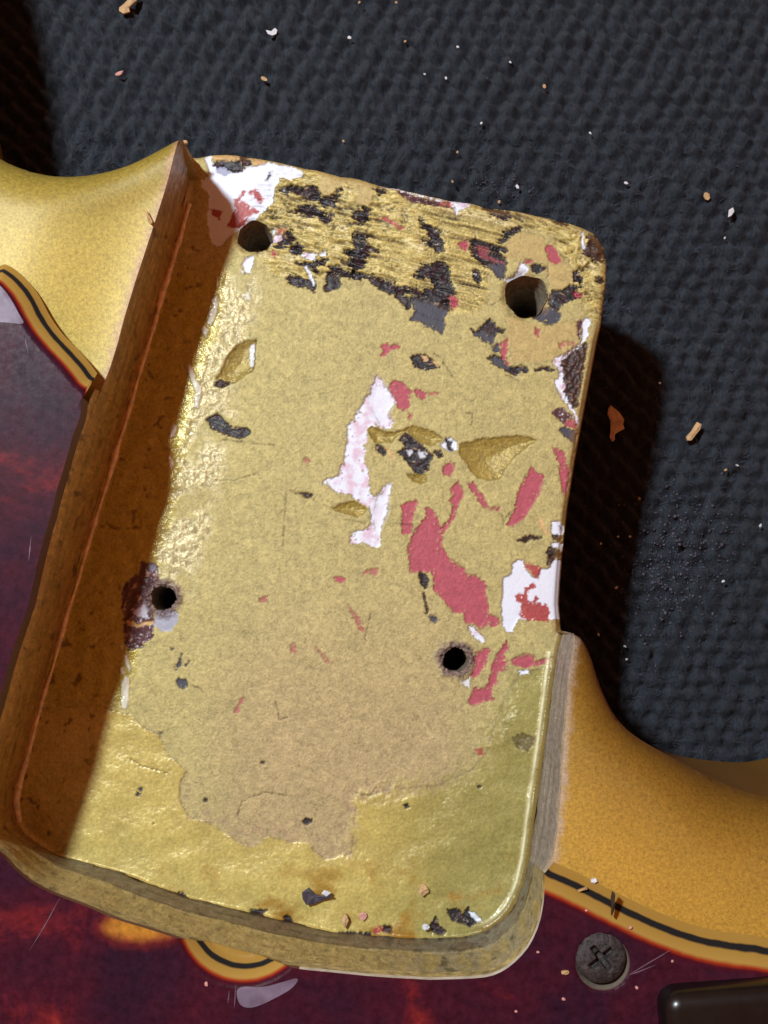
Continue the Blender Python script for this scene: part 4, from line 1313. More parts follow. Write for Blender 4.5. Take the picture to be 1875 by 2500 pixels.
# vertical edge along the pocket
eb = np.vstack([pg_left[:-1], pock])
ze = pg_z(eb[:, 0], eb[:, 1])
me_ = len(eb)
zm = np.minimum(ze, Z_TOP + .15)
Ve = np.vstack([np.column_stack([eb, ze]), np.column_stack([eb, zm]), np.column_stack([eb, np.full(me_, Z_TOP - .004)])])
nP = len(VP)
Fe = [(nP + k * me_ + i, nP + (k + 1) * me_ + i, nP + (k + 1) * me_ + i + 1, nP + k * me_ + i + 1) for k in range(2) for i in range(me_ - 1)]
nL = len(pg_left)
midx = [(1 if eb[i, 0] < -.8 else 2) for i in range(me_ - 1)] + [(1 if i < nL + 20 else 3) for i in range(me_ - 1)]


def pickguard_material():
    m, nt, b = nodes('tortoiseshell_plastic')
    L = nt.links.new
    tc = N(nt, 'ShaderNodeTexCoord')
    geo = N(nt, 'ShaderNodeSeparateXYZ')
    L(tc.outputs['Object'], geo.inputs[0])
    n1 = N(nt, 'ShaderNodeTexNoise', Scale=0.8, Detail=6.0, Roughness=0.62, Distortion=0.4)
    L(tc.outputs['Object'], n1.inputs['Vector'])
    rp = N(nt, 'ShaderNodeValToRGB')
    e = rp.color_ramp.elements
    e[0].position, e[0].color = 0.34, (*S(44, 22, 38), 1)
    e[1].position, e[1].color = 0.76, (*S(170, 66, 46), 1)
    for pos, c in ((.44, S(56, 22, 37)), (.55, S(66, 22, 36)), (.64, S(108, 32, 36))):
        q = e.new(pos)
        q.color = (*c, 1)
    L(n1.outputs[0], rp.inputs[0])
    # layers of the laminate by height
    lay = N(nt, 'ShaderNodeValToRGB')
    lay.color_ramp.interpolation = 'LINEAR'
    zmin, zmax = Z_TOP, Z_PG
    mr = N(nt, 'ShaderNodeMapRange')
    off = -Z_CARPET
    mr.inputs['From Min'].default_value = zmin
    mr.inputs['From Max'].default_value = zmax
    nz = N(nt, 'ShaderNodeTexNoise', Scale=9.0, Detail=3.0)
    L(tc.outputs['Object'], nz.inputs['Vector'])
    ms = N(nt, 'ShaderNodeMath', operation='MULTIPLY_ADD')
    ms.inputs[1].default_value = .012
    ms.inputs[2].default_value = -.006
    L(nz.outputs[0], ms.inputs[0])
    az = N(nt, 'ShaderNodeMath', operation='ADD')
    L(geo.outputs[2], az.inputs[0])
    L(ms.outputs[0], az.inputs[1])
    L(az.outputs[0], mr.inputs['Value'])
    L(mr.outputs[0], lay.inputs[0])
    e = lay.color_ramp.elements
    och, blk = (*S(160, 126, 60), 1), (*S(36, 35, 36), 1)
    e[0].position, e[0].color = 0.0, och
    e[1].position, e[1].color = 1.0, (*S(70, 16, 28), 1)
    for pos, c in ((.22, och), (.26, blk), (.40, blk), (.45, och), (.70, (*S(170, 136, 68), 1)), (.80, (*S(150, 50, 26), 1)), (.88, (*S(80, 18, 28), 1))):
        q = e.new(pos)
        q.color = c
    am = N(nt, 'ShaderNodeMapping')
    ap = P(352, 2262, Z_PG)
    am.inputs['Location'].default_value = (-ap[0], -ap[1], 0)
    L(tc.outputs['Object'], am.inputs[0])
    am2 = N(nt, 'ShaderNodeMapping')
    am2.inputs['Rotation'].default_value = (0, 0, math.radians(16))
    am2.inputs['Scale'].default_value = (2.6, 7.5, 0)
    L(am.outputs[0], am2.inputs[0])
    ln_ = N(nt, 'ShaderNodeVectorMath', operation='LENGTH')
    L(am2.outputs[0], ln_.inputs[0])
    an = N(nt, 'ShaderNodeMath', operation='MULTIPLY_ADD')
    an.inputs[1].default_value = 2.6
    L(n1.outputs[0], an.inputs[0])
    L(ln_.outputs['Value'], an.inputs[2])
    ar = N(nt, 'ShaderNodeValToRGB')
    ea = ar.color_ramp.elements
    ea[0].position, ea[0].color = .30, (*S(178, 122, 46), 1)
    ea[1].position, ea[1].color = .62, (*S(120, 40, 34), 1)
    am3 = N(nt, 'ShaderNodeMapRange')
    am3.inputs['From Min'].default_value = 1.0
    am3.inputs['From Max'].default_value = 3.2
    L(an.outputs[0], am3.inputs['Value'])
    L(am3.outputs[0], ar.inputs[0])
    af = N(nt, 'ShaderNodeMapRange')
    af.inputs['From Min'].default_value = .42
    af.inputs['From Max'].default_value = .80
    af.inputs['To Min'].default_value = 1
    af.inputs['To Max'].default_value = 0
    L(am3.outputs[0], af.inputs['Value'])
    amx = N(nt, 'ShaderNodeMix', data_type='RGBA')
    L(af.outputs[0], amx.inputs[0])
    L(rp.outputs[0], amx.inputs[6])
    L(ar.outputs[0], amx.inputs[7])
    mx = N(nt, 'ShaderNodeMix', data_type='RGBA')
    st2 = N(nt, 'ShaderNodeMapRange')
    st2.inputs['From Min'].default_value = .84
    st2.inputs['From Max'].default_value = .97
    L(mr.outputs[0], st2.inputs['Value'])
    L(st2.outputs[0], mx.inputs[0])
    L(lay.outputs[0], mx.inputs[6])
    L(amx.outputs[2], mx.inputs[7])
    sd = N(nt, 'ShaderNodeVectorMath', operation='DISTANCE')
    sd.inputs[1].default_value = (SINK_C[0], SINK_C[1], 1.7)
    L(tc.outputs['Object'], sd.inputs[0])
    sm_ = N(nt, 'ShaderNodeMapRange')
    sm_.inputs['From Min'].default_value = .285
    sm_.inputs['From Max'].default_value = .262
    L(sd.outputs['Value'], sm_.inputs['Value'])
    sx = N(nt, 'ShaderNodeMix', data_type='RGBA')
    L(sm_.outputs[0], sx.inputs[0])
    L(mx.outputs[2], sx.inputs[6])
    fm = N(nt, 'ShaderNodeTexNoise', Scale=11.0, Detail=5.0, Roughness=.75)
    L(tc.outputs['Object'], fm.inputs['Vector'])
    fr = N(nt, 'ShaderNodeMapRange')
    fr.inputs['From Min'].default_value = .3
    fr.inputs['From Max'].default_value = .7
    fr.inputs['To Min'].default_value = .62
    fr.inputs['To Max'].default_value = 1.38
    L(fm.outputs[0], fr.inputs['Value'])
    fv = N(nt, 'ShaderNodeVectorMath', operation='SCALE')
    L(amx.outputs[2], fv.inputs[0])
    L(fr.outputs[0], fv.inputs['Scale'])
    L(fv.outputs[0], mx.inputs[7])
    sx.inputs[7].default_value = (*S(108, 100, 90), 1)
    L(sx.outputs[2], b.inputs['Base Color'])
    n3 = N(nt, 'ShaderNodeTexNoise', Scale=14.0, Detail=6.0, Roughness=.7)
    L(tc.outputs['Object'], n3.inputs['Vector'])
    mr3 = N(nt, 'ShaderNodeMapRange')
    mr3.inputs['From Min'].default_value = .3
    mr3.inputs['From Max'].default_value = .7
    mr3.inputs['To Min'].default_value = .30
    mr3.inputs['To Max'].default_value = .46
    L(n3.outputs[0], mr3.inputs['Value'])
    L(mr3.outputs[0], b.inputs['Roughness'])
    b.inputs['Specular IOR Level'].default_value = 0.06
    # hairline scratches
    mp = N(nt, 'ShaderNodeMapping')
    mp.inputs['Rotation'].default_value = (0, 0, math.radians(62))
    mp.inputs['Scale'].default_value = (60, 1.2, 1)
    L(tc.outputs['Object'], mp.inputs[0])
    n4 = N(nt, 'ShaderNodeTexNoise', Scale=1.0, Detail=3.0)
    L(mp.outputs[0], n4.inputs['Vector'])
    ad = N(nt, 'ShaderNodeMath', operation='ADD')
    L(n4.outputs[0], ad.inputs[0])
    L(n3.outputs[0], ad.inputs[1])
    bp = N(nt, 'ShaderNodeBump', Strength=.06, Distance=.02)
    L(ad.outputs[0], bp.inputs['Height'])
    L(bp.outputs[0], b.inputs['Normal'])
    return m


M_PG = pickguard_material()
fp = [tuple(f) for f in FP] + Fe
me = make_mesh('pickguard', np.vstack([VP, Ve]), fp, M_PG)
me.materials.append(simple('pickguard_edge_red', S(84, 22, 34), .5, 0, .25, 8))
me.materials.append(simple('pickguard_edge_pale', S(206, 200, 192), .45, 0, .3, 8))
me.materials.append(simple('pickguard_edge_overspray', S(164, 148, 100), .5, 0, .7, 9, .6))
me.polygons.foreach_set('material_index', np.r_[np.zeros(len(FP), np.int32), np.array(midx, np.int32)])
me.polygons.foreach_set('use_smooth', np.ones(len(me.polygons), bool))
pickguard = link('pickguard', me, guitar)


def child(name, me, parent):
    """sub-part: keep world coordinates"""
    o = bpy.data.objects.new(name, me)
    COLL.objects.link(o)
    o.parent = parent
    return o


# ---- thin lilac sheets standing in for lamp glare on the pickguard ---
mf, ntf, bf = nodes('glare_haze')
bf.inputs['Base Color'].default_value = (*S(196, 184, 214), 1)  # pale lilac haze painted in place of a reflection
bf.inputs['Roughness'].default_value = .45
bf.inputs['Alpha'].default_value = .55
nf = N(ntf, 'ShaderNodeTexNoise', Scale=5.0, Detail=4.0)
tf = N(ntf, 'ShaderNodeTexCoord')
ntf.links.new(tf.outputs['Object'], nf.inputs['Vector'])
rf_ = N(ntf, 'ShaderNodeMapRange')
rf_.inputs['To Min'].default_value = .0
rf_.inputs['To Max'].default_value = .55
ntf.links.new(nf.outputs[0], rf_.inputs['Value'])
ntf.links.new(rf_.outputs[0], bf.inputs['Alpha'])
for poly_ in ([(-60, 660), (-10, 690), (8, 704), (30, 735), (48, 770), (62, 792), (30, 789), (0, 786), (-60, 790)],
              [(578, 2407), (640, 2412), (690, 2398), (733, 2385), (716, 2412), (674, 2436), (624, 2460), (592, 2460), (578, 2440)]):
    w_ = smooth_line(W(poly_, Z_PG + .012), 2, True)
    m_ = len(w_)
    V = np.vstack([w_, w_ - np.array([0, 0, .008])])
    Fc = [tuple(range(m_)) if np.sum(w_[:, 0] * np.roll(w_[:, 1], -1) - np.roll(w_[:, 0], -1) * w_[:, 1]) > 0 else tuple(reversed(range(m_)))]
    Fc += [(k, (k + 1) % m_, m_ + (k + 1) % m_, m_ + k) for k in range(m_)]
    child('glare_patch', make_mesh('glare_patch', V, Fc, mf, smooth_shade=False), pickguard)

# ---- scratches worn into the pickguard ---
M_SCR = simple('scratch_haze', S(104, 80, 94), .6, 0, .4, 9, 0)
for pts_ in ([(146, 2192), (112, 2255), (74, 2318)], [(1522, 2388), (1585, 2350), (1640, 2318)], [(1526, 2384), (1560, 2372), (1600, 2356)], [(560, 2418), (556, 2450)], [(576, 2404), (572, 2462)],
             [(62, 835), (58, 815), (70, 865)], [(76, 1310), (70, 1370)]):
    w_ = resample(W(pts_, Z_PG + .004), 10)
    tg = np.gradient(w_[:, :2], axis=0)
    tg /= np.linalg.norm(tg, axis=1)[:, None]
    hw = .0055 * np.sin(np.linspace(.15, 3.0, 10)) * rng.uniform(.6, 1.2, 10)
    a_ = np.column_stack([w_[:, 0] - tg[:, 1] * hw, w_[:, 1] + tg[:, 0] * hw, w_[:, 2]])
    b_ = np.column_stack([w_[:, 0] + tg[:, 1] * hw, w_[:, 1] - tg[:, 0] * hw, w_[:, 2]])
    child('scratch', make_mesh('scratch', np.vstack([a_, b_]), [(i, 10 + i, 11 + i, i + 1) for i in range(9)], M_SCR), pickguard)

# ---- pickguard screw ---------------------------------------------------------
M_SCREW = simple('corroded_steel', S(62, 58, 58), .6, .35, .8, 22.0, 1.0)
nr, na = 26, 84
V, Fc = [], []
Rs = .245
for j in range(nr + 1):
    rr = Rs * j / nr
    for i in range(na):
        a = 2 * math.pi * i / na
        x, y = rr * math.cos(a), rr * math.sin(a)
        z = 1.80 + .075 * math.sqrt(max(0, 1 - (rr / Rs) ** 2)) if j < nr else 1.74
        ca, sa = math.cos(math.radians(38)), math.sin(math.radians(38))
        u, v = x * ca + y * sa, -x * sa + y * ca
        for p_, q_ in ((u, v), (v, u)):
            arm = smooth(.145, .115, abs(p_)) * smooth(.036, .018, abs(q_))
            z = min(z, 1.875 - .075 * float(arm) - .04 * float(arm) * (abs(p_) < .05)) if arm > .01 else z
        z += .004 * math.sin(37 * x + 11 * y) * math.cos(29 * y)
        V.append((SCREW_C[0] + x, SCREW_C[1] + y, z))
for j in range(nr):
    for i in range(na):
        i2 = (i + 1) % na
        Fc.append((j * na + i, (j + 1) * na + i, (j + 1) * na + i2, j * na + i2))
child('pickguard_screw', make_mesh('pickguard_screw', V, Fc, M_SCREW), pickguard)

# ---- pickup cover ------------------------------------------------------------
M_BLACK = simple('black_plastic', S(14, 14, 15), .3, 0, .4, 6.0, .06, .5)
a0, a1 = P(1600, 2404, Z_PG), P(1875, 2384, Z_PG)
ex = np.array([a1[0] - a0[0], a1[1] - a0[1]])
ex /= np.linalg.norm(ex)
ey = np.array([ex[1], -ex[0]])
Lx, Ly, rc = 4.6, 1.9, .17
prof = [(0.0, 1.62), (0.0, 1.98)] + [(.15 * (1 - math.cos(k / 6 * math.pi / 2)), 1.98 + .15 * math.sin(k / 6 * math.pi / 2)) for k in range(1, 7)]
ring = []
for cx_, cy_, a_s in ((Lx - rc, rc, -90), (Lx - rc, Ly - rc, 0), (rc, Ly - rc, 90), (rc, rc, 180)):
    for k in range(9):
        a = math.radians(a_s + 90 * k / 8)
        ring.append((cx_, cy_, math.cos(a), math.sin(a)))
V, Fc = [], []
for inset, z in prof:
    for cx_, cy_, ca, sa in ring:
        q = np.array(a0[:2]) + ex * (cx_ + ca * (rc - inset)) + ey * (cy_ + sa * (rc - inset))
        V.append((q[0], q[1], z))
m_ = len(ring)
for j in range(len(prof) - 1):
    for i in range(m_):
        i2 = (i + 1) % m_
        Fc.append((j * m_ + i2, j * m_ + i, (j + 1) * m_ + i, (j + 1) * m_ + i2))
Fc.append(tuple((len(prof) - 1) * m_ + i for i in reversed(range(m_))))
link('pickup_cover', make_mesh('pickup_cover', V, Fc, M_BLACK), guitar)

# ================================================================== CARPET
def carpet_height(x, y):
    """twill-like rows of small peaked loops, leaning a little, with fibre noise on top"""
    wx = x + .05 * fbm(x * 1.4, y * 1.4, 201, 2)
    wy = y + .05 * fbm(x * 1.4, y * 1.4, 203, 2)
    u = wx / .285 + .22 * wy / .285
    v = wy / .20
    vi = np.floor(v)
    rj = np.random.RandomState(9).rand(512, 512, 3)
    best = np.full(x.shape, -9.0)
    for dv in (-1, 0, 1):
        row = vi + dv
        uo = u + .5 * (row % 2)
        ui = np.floor(uo)
        for du in (-1, 0, 1):
            cell = ui + du
            j = rj[(cell.astype(int) % 512), (row.astype(int) % 512)]
            a = uo - (cell + .5 + .22 * (j[..., 0] - .5))
            b = v - (row + .5 + .26 * (j[..., 1] - .5))
            a2 = a + .16 * b
            wdt = .30 - .24 * np.clip(b, -.75, .75)
            q = np.sqrt((a2 / wdt) ** 2 * .5 + (np.where(b > 0, b / .85, b / .55)) ** 2 + .02)
            best = np.maximum(best, (0.7 + .6 * j[..., 2]) * (1.05 - q))
    fib = fbm(x * 8 + 2.6 * y, y * 3.4 - 1.0 * x, 207, 4, .62)
    return .14 * np.clip(best, -.3, 1.2) - .05 + .10 * fib + .02 * fbm(x * 18, y * 18, 209, 2)


cxs = np.arange(-8.2, 8.0, .03)
cys = np.arange(-3.2, 9.4, .03)
CX, CY = np.meshgrid(cxs, cys)
CX, CY = CX.ravel(), CY.ravel()
CH = carpet_height(CX, CY)
edge_d = np.minimum(np.minimum(CX + 8.2, 8.0 - CX), np.minimum(CY + 3.2, 9.4 - CY))
VC = np.stack([CX, CY, Z_CARPET - .06 + CH], 1)
ic = np.arange(len(CX)).reshape(len(cys), len(cxs))
FC = np.stack([ic[:-1, :-1].ravel(), ic[:-1, 1:].ravel(), ic[1:, 1:].ravel(), ic[1:, :-1].ravel()], 1)


def carpet_material():
    m, nt, b = nodes('navy_grey_carpet')
    L = nt.links.new
    tc = N(nt, 'ShaderNodeTexCoord')
    mp = N(nt, 'ShaderNodeMapping')
    mp.inputs['Rotation'].default_value = (0, 0, math.radians(24))
    mp.inputs['Scale'].default_value = (32, 11, 10)
    L(tc.outputs['Object'], mp.inputs[0])
    n1 = N(nt, 'ShaderNodeTexNoise', Scale=1.0, Detail=6.0, Roughness=.72, Distortion=1.2)
    L(mp.outputs[0], n1.inputs['Vector'])
    n2 = N(nt, 'ShaderNodeTexNoise', Scale=.55, Detail=3.0)
    L(tc.outputs['Object'], n2.inputs['Vector'])
    rp = N(nt, 'ShaderNodeValToRGB')
    e = rp.color_ramp.elements
    e[0].position, e[0].color = .30, (.009, .0115, .0162, 1)
    e[1].position, e[1].color = .74, (.050, .062, .083, 1)
    L(n1.outputs[0], rp.inputs[0])
    mx = N(nt, 'ShaderNodeMix', data_type='RGBA', blend_type='MULTIPLY')
    mx.inputs[0].default_value = .5
    L(rp.outputs[0], mx.inputs[6])
    rp2 = N(nt, 'ShaderNodeValToRGB')
    rp2.color_ramp.elements[0].color = (.75, .72, .8, 1)
    rp2.color_ramp.elements[1].color = (1, 1, 1, 1)
    L(n2.outputs[0], rp2.inputs[0])
    L(rp2.outputs[0], mx.inputs[7])
    L(mx.outputs[2], b.inputs['Base Color'])
    b.inputs['Roughness'].default_value = .95
    b.inputs['Specular IOR Level'].default_value = .1
    b.inputs['Sheen Weight'].default_value = .08
    bp = N(nt, 'ShaderNodeBump', Strength=1.0, Distance=.05)
    L(n1.outputs[0], bp.inputs['Height'])
    L(bp.outputs[0], b.inputs['Normal'])
    return m


M_CARPET = carpet_material()
nC_ = len(VC)
c4 = [(-60, -60, Z_CARPET - .09), (60, -60, Z_CARPET - .09), (60, 60, Z_CARPET - .09), (-60, 60, Z_CARPET - .09)]
meC = make_mesh('carpet', VC, FC, M_CARPET)
carpet = link('carpet', meC)
carpet['kind'] = 'structure'
mg_ = bpy.data.meshes.new('floor')
mg_.from_pydata([(a, b, Z_CARPET - .2) for a, b in ((-60, -60), (60, -60), (60, 60), (-60, 60))], [], [(0, 1, 2, 3)])
mg_.materials.append(M_CARPET)
fl = link('floor', mg_)
fl['kind'] = 'structure'

# fibres standing off the carpet
rf = np.random.RandomState(21)
nh = 30000
hx = rf.uniform(-4.8, 5.0, nh)
hy = rf.uniform(-2.6, 6.6, nh)
hz = Z_CARPET - .06 + carpet_height(hx, hy)
ang = rf.normal(math.radians(62), .75, nh)
ln = rf.uniform(.05, .17, nh)
wd = rf.uniform(.002, .0042, nh)
bend = rf.normal(0, .5, nh)
Vh = []
for k in range(4):
    t_ = k / 3
    aa = ang + bend * t_
    cx_ = hx + np.cos(aa) * ln * t_
    cy_ = hy + np.sin(aa) * ln * t_
    cz_ = hz - .01 + .045 * np.sin(t_ * 2.6) * (ln / .12)
    ww = wd * (1 - .6 * t_)
    Vh.append(np.stack([cx_ - np.sin(aa) * ww, cy_ + np.cos(aa) * ww, cz_], 1))
    Vh.append(np.stack([cx_ + np.sin(aa) * ww, cy_ - np.cos(aa) * ww, cz_], 1))
Vh = np.stack(Vh, 1)
base_i = (np.arange(nh) * 8)[:, None]
Fh = np.concatenate([base_i + np.array([[2 * k, 2 * k + 1, 2 * k + 3, 2 * k + 2]]) for k in range(3)], 0)
M_FIB = simple('carpet_fibre_yarn', (.042, .050, .066), .9, 0, .7, 3.0, 0, .1)
fb = link('carpet_fibres', make_mesh('carpet_fibres', Vh.reshape(-1, 3), Fh, M_FIB))
fb['kind'] = 'stuff'

# dust and sanding crumbs: nobody could count these
OCT_V = np.array([(1, 0, 0), (-1, 0, 0), (0, 1, 0), (0, -1, 0), (0, 0, 1), (0, 0, -1)], float)
OCT_F = np.array([(0, 2, 4), (2, 1, 4), (1, 3, 4), (3, 0, 4), (2, 0, 5), (1, 2, 5), (3, 1, 5), (0, 3, 5)])


def dust(name, px, py, sizes, mat):
    V, Fq = [], []
    wp = np.array([P(a, b, Z_CARPET) for a, b in zip(px, py)])
    hs = carpet_height(wp[:, 0], wp[:, 1])
    for k in range(len(px)):
        x, y = wp[k, :2]
        h = float(hs[k])
        s = sizes[k] * rf.uniform(.6, 1.4, 3)
        a = rf.uniform(0, 6.28)
        q = OCT_V * s * rf.uniform(.7, 1.2, (6, 1))
        qx_ = q[:, 0] * math.cos(a) - q[:, 1] * math.sin(a)
        qy_ = q[:, 0] * math.sin(a) + q[:, 1] * math.cos(a)
        Fq.append(OCT_F + len(V) * 6)
        V.append(np.stack([x + qx_, y + qy_, Z_CARPET - .06 + h + s[2] * .5 + q[:, 2] * .6], 1))
    o = link(name, make_mesh(name, np.vstack(V), np.vstack(Fq), mat, smooth_shade=False))
    o['kind'] = 'stuff'
    return o


M_DUST = simple('pale_dust', S(92, 90, 104), .9, 0, .4, 20, 0, .1)
k1 = rf.normal(0, 1, (520, 2))
k2 = rf.normal(0, 1, (110, 2))
k3 = rf.uniform(0, 1, (150, 2))
dpx = np.r_[1640 + 75 * k1[:, 0] - 20 * k1[:, 1], 1225 + 48 * k2[:, 0], 60 + 1800 * k3[:, 0]]
dpy = np.r_[1375 + 95 * k1[:, 1], 445 + 30 * k2[:, 1], 1800 * k3[:, 1]]
dsz = np.r_[rf.uniform(.012, .026, 520), rf.uniform(.008, .020, 110), rf.uniform(.006, .013, 150)]
dust('sanding_dust', dpx, dpy, dsz, M_DUST)

# ================================================================== LOOSE CHIPS (each a thing)
MC = {'tan': simple('raw_wood_chip', S(196, 160, 116), .7, 0, .35, 14, .4),
      'white': simple('white_primer_chip', S(214, 216, 222), .6, 0, .06, 10, .2),
      'pink': simple('pink_primer_chip', S(206, 150, 142), .6, 0, .15, 10, .2),
      'rust': simple('rust_brown_chip', S(206, 172, 142), .7, 0, .3, 8, .3),
      'dark': simple('dark_paint_chip', S(66, 58, 70), .5, 0, .4, 14, .4),
      'brown': simple('dark_wood_splinter', S(62, 46, 30), .7, 0, .4, 14, .4)}


def flake(name, poly, z, mat, thick=.02, curl=.0, parent=None):
    """thin chip from its outline at height z: bottom, domed top and sides"""
    w_ = W(poly, z + thick)[:, :2]
    area = np.sum(w_[:, 0] * np.roll(w_[:, 1], -1) - np.roll(w_[:, 0], -1) * w_[:, 1])
    if area < 0:
        w_ = w_[::-1]
    c = w_.mean(0)
    m = len(w_)
    dirx = w_ - c
    far = np.abs(dirx).max() + 1e-6
    up = curl * ((dirx[:, 0] * .8 + dirx[:, 1] * .6) / far) ** 2
    jit = rf.uniform(-.2, .2, m) * thick
    V = [(c[0], c[1], z + thick * 1.05)]
    for k in range(m):
        q = c + dirx[k] * .6
        V.append((q[0], q[1], z + thick + up[k] * .4 + jit[k]))
    for k in range(m):
        V.append((w_[k, 0], w_[k, 1], z + thick * .8 + up[k]))
    for k in range(m):
        V.append((w_[k, 0], w_[k, 1], z + up[k] * .9))
    Fc = []
    for k in range(m):
        k2_ = (k + 1) % m
        Fc += [(0, 1 + k, 1 + k2_), (1 + k, 1 + m + k, 1 + m + k2_, 1 + k2_), (1 + m + k, 1 + 2 * m + k, 1 + 2 * m + k2_, 1 + m + k2_)]
    Fc.append(tuple(1 + 2 * m + k for k in reversed(range(m))))
    me = make_mesh(name, V, Fc, MC[mat], smooth_shade=False)
    loc = Vector((c[0], c[1], z))
    me.transform(Matrix.Translation(-loc))
    o = bpy.data.objects.new(name, me)
    o.location = loc
    COLL.objects.link(o)
    return o


def blob(cx, cy, rx, ry, a=0, k=7):
    ca, sa = math.cos(math.radians(a)), math.sin(math.radians(a))
    out = []
    for i in range(k):
        t_ = 2 * math.pi * i / k
        q = rf.uniform(.75, 1.15)
        x, y = rx * q * math.cos(t_), ry * q * math.sin(t_)
        out.append((cx + x * ca - y * sa, cy + x * sa + y * ca))
    return out


ZC = Z_CARPET + .03
G1 = 'loose chips and splinters on the carpet'
tag(flake('wood_splinter', crop(0, 0, 2.37, [(690, 45), (720, 15), (760, -20), (800, -25), (790, 5), (745, 40), (750, 65), (715, 80), (690, 65)]), ZC, 'tan', .05, .02), 'tan wood splinter at the top edge of the carpet', 'splinter', G1)
tag(flake('primer_chip', crop(0, 0, 2.37, [(1538, 172), (1565, 182), (1590, 160), (1604, 172), (1598, 195), (1575, 204), (1550, 195)]), ZC + .02, 'white', .03), 'largest bright white chip lying alone on the upper carpet', 'paint chip', G1)
tag(flake('primer_chip', crop(200, 50, 4.1475, [(335, 545), (350, 525), (390, 512), (424, 514), (405, 540), (370, 558), (345, 560)]), ZC, 'pink', .035, .03), 'small pink oval chip on the carpet above the left horn curve', 'paint chip', G1)
tag(flake('paint_flake', crop(1450, 900, 3.687, [(150, 330), (200, 370), (240, 410), (272, 460), (262, 500), (277, 540), (210, 575), (180, 600), (187, 640), (165, 660), (140, 620), (150, 560), (150, 470), (125, 410), (130, 360)]), ZC + .01, 'rust', .03, .05), 'ragged rust brown flake lying in the shadow beside the pocket', 'paint flake', G1)
tag(flake('wood_splinter', crop(1450, 900, 3.687, [(930, 478), (972, 500), (960, 545), (915, 600), (880, 645), (845, 645), (832, 612), (880, 560)]), ZC + .01, 'tan', .06), 'short tan splinter on the lit carpet right of the shadow', 'splinter', G1)
tag(flake('wood_chip', blob(1726, 478, 11, 7, 70), ZC, 'tan', .03), 'tan crumb of wood on the carpet near the right picture edge', 'wood chip', G1)
tag(flake('primer_chip', [(1780, 512), (1790, 506), (1793, 516), (1786, 526), (1778, 530)], ZC, 'white', .02), 'curved white sliver on the carpet below the tan crumb, far right', 'paint chip', G1)
tag(flake('primer_chip', blob(645, 192, 9, 5, 30), ZC, 'tan', .02), 'tiny buff crumb below the large white chip on the carpet', 'paint chip', G1)
tag(flake('primer_chip', blob(450, 346, 9, 5, 5), Z_SIL - .5, 'tan', .04), 'buff crumb just off the pointed tip of the left gold horn', 'paint chip', G1)
bpy.data.objects[-1] if False else None
SP = [(1118, 114, 6), (1246, 151, 5), (1037, 180, 5), (1089, 190, 6), (1175, 300, 6), (1329, 210, 8), (1117, 371, 6), (1105, 443, 6), (1263, 455, 9), (1218, 492, 7), (853, 91, 9), (838, 344, 6), (1441, 324, 6), (1529, 446, 8), (989, 100, 5),
      (877, 5, 6), (967, 5, 6), (1509, 1310, 5), (1538, 1310, 6), (1467, 1327, 5), (1505, 1434, 7), (1766, 1419, 7), (1461, 1549, 6), (1800, 1136, 6), (1772, 1147, 6), (1770, 580, 5), (1857, 1283, 7), (1611, 935, 5), (1561, 1217, 6), (1526, 1578, 6), (1530, 1610, 6)]
ORD = ['leftmost', 'second from left', 'third from left', 'fourth from left', 'fifth from left', 'sixth from left', 'seventh from left', 'eighth from left', 'ninth from left', 'tenth from left', 'eleventh from left', 'twelfth from left', 'rightmost']


def place_of(a, b):
    if a < 1300 and b < 250:
        return 'of the tiny pale crumbs high on the carpet above the pocket'
    if a < 1300:
        return 'of the tiny pale crumbs just above the pocket front edge'
    if b < 700:
        return 'of the tiny pale crumbs on the upper right carpet'
    if a < 1560:
        return 'of the tiny pale crumbs in the shadow beside the pocket'
    return 'of the tiny pale crumbs on the lit carpet right of the shadow'


by = {}
for q in SP:
    by.setdefault(place_of(q[0], q[1]), []).append(q)
for ph, qs in by.items():
    for i, (a, b, r_) in enumerate(sorted(qs)):
        o = flake('paint_crumb', blob(a, b, r_ * .68, r_ * .5, rf.uniform(0, 180), 6), ZC + .01, 'white' if (a + b) % 3 else 'tan', .02)
        tag(o, (ORD[i] if i < len(qs) - 1 else 'rightmost') + ' ' + ph, 'crumb', 'tiny pale paint crumbs on the carpet')

# on the guitar
G2 = 'loose chips lying on the guitar'
tag(flake('primer_chip', crop(1300, 1700, 2.765, [(395, 1240), (430, 1230), (443, 1252), (420, 1268), (398, 1258)]), Z_TOP, 'white', .04), 'bright white square chip on the amber paint above the pickguard edge', 'paint chip', G2)
tag(flake('wood_splinter', crop(1300, 1700, 2.765, [(306, 1312), (368, 1290), (372, 1304), (315, 1322)]), 1.70, 'tan', .04), 'pale wood sliver lying across the black pickguard line', 'splinter', G2)
tag(flake('wood_splinter', crop(1300, 1700, 2.765, [(545, 1320), (560, 1335), (556, 1400), (552, 1450), (535, 1482), (540, 1420), (536, 1370)]), 1.80, 'brown', .07, .05), 'dark splinter stuck across the striped pickguard rim above the screw', 'splinter', G2)
tag(flake('wood_splinter', [(353, 513), (358, 512), (372, 541), (368, 546), (361, 540)], 1.40, 'tan', .05, .03), 'pale sliver on the left gold horn beside the pocket edge', 'splinter', G2)
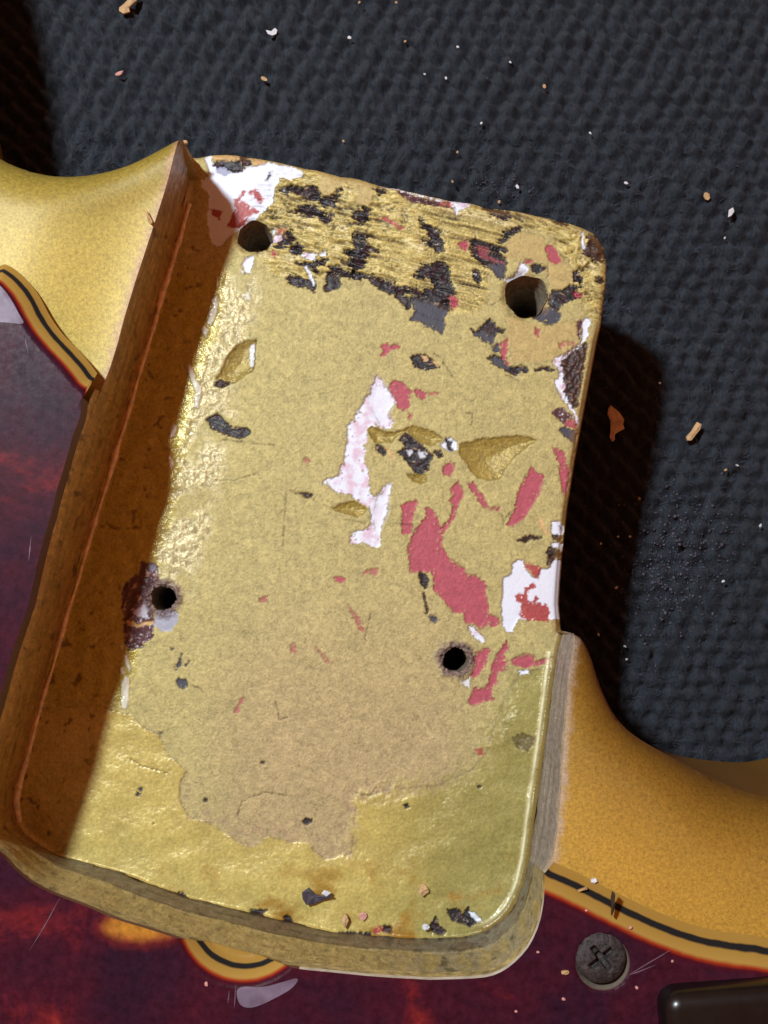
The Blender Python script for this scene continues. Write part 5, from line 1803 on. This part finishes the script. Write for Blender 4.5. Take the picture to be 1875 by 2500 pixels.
tag(flake('paint_flake', crop(450, 1900, 2.765, [(795, 770), (840, 740), (880, 780), (930, 800), (985, 775), (1000, 790), (930, 825), (870, 850), (825, 850), (800, 810)]), .02, 'dark', .03, .10), 'folded dark flake standing on the glossy pocket floor near its end', 'paint flake', G2)
tag(flake('primer_chip', crop(450, 1900, 2.765, [(925, 780), (945, 755), (970, 765), (990, 775), (960, 800)]), .085, 'white', .03), 'white crumb on top of the folded dark flake', 'paint chip', G2)
tag(flake('wood_chip', blob(1034, 2174, 14, 15, 20, 9), .01, 'tan', .05, .03), 'crumbly tan wood chip on the green gold pocket floor', 'wood chip', G2)
tag(flake('wood_chip', blob(842, 2247, 9, 18, 5, 8), .03, 'tan', .06, .03), 'upright tan sliver at the end of the pocket floor', 'wood chip', G2)
tag(flake('paint_flake', blob(886, 2238, 11, 10, 0, 8), .02, 'pink', .02), 'dull pink flake near the end of the pocket floor', 'paint flake', G2)
tag(flake('primer_chip', blob(1040, 2264, 10, 9, 0, 7), .04, 'white', .04), 'white crumb at the end wall of the pocket', 'paint chip', G2)
tag(flake('wood_chip', blob(1380, 2375, 11, 6, 0, 8), Z_PG, 'tan', .03), 'tan crumb on the pickguard left of the screw', 'wood chip', G2)
PKC = [(1432, 2223, 5, 'tiny pink crumb on the striped pickguard rim left of the dark splinter'), (1540, 2265, 5, 'tiny pink crumb on the striped pickguard rim right of the dark splinter'),
       (503, 2403, 6, 'tiny pink crumb on the pickguard beside the rounded notch'), (1376, 2440, 5, 'tiny pink crumb on the pickguard below left of the screw'),
       (1555, 2412, 5, 'tiny pink crumb on the pickguard between the screw and the black pickup'), (1314, 2325, 4, 'tiny pink crumb on the pickguard by the rounded pocket corner'),
       (1260, 2470, 4, 'tiny pink crumb on the pickguard at the bottom edge of the picture'), (1642, 2348, 4, 'tiny pink crumb on the pickguard above the black pickup')]
for a, b, r_, lb in PKC:
    o = flake('paint_crumb', blob(a, b, r_, r_ * .8, rf.uniform(0, 180), 6), Z_PG - (.06 if b < 2270 and a > 1400 else 0), 'pink', .02)
    tag(o, lb, 'crumb', 'tiny pink crumbs on the pickguard')

# parts are modelled in world coordinates: shift them so that they sit right under the guitar's base point
for o in guitar.children:
    o.location = (0, 0, -Z_CARPET)
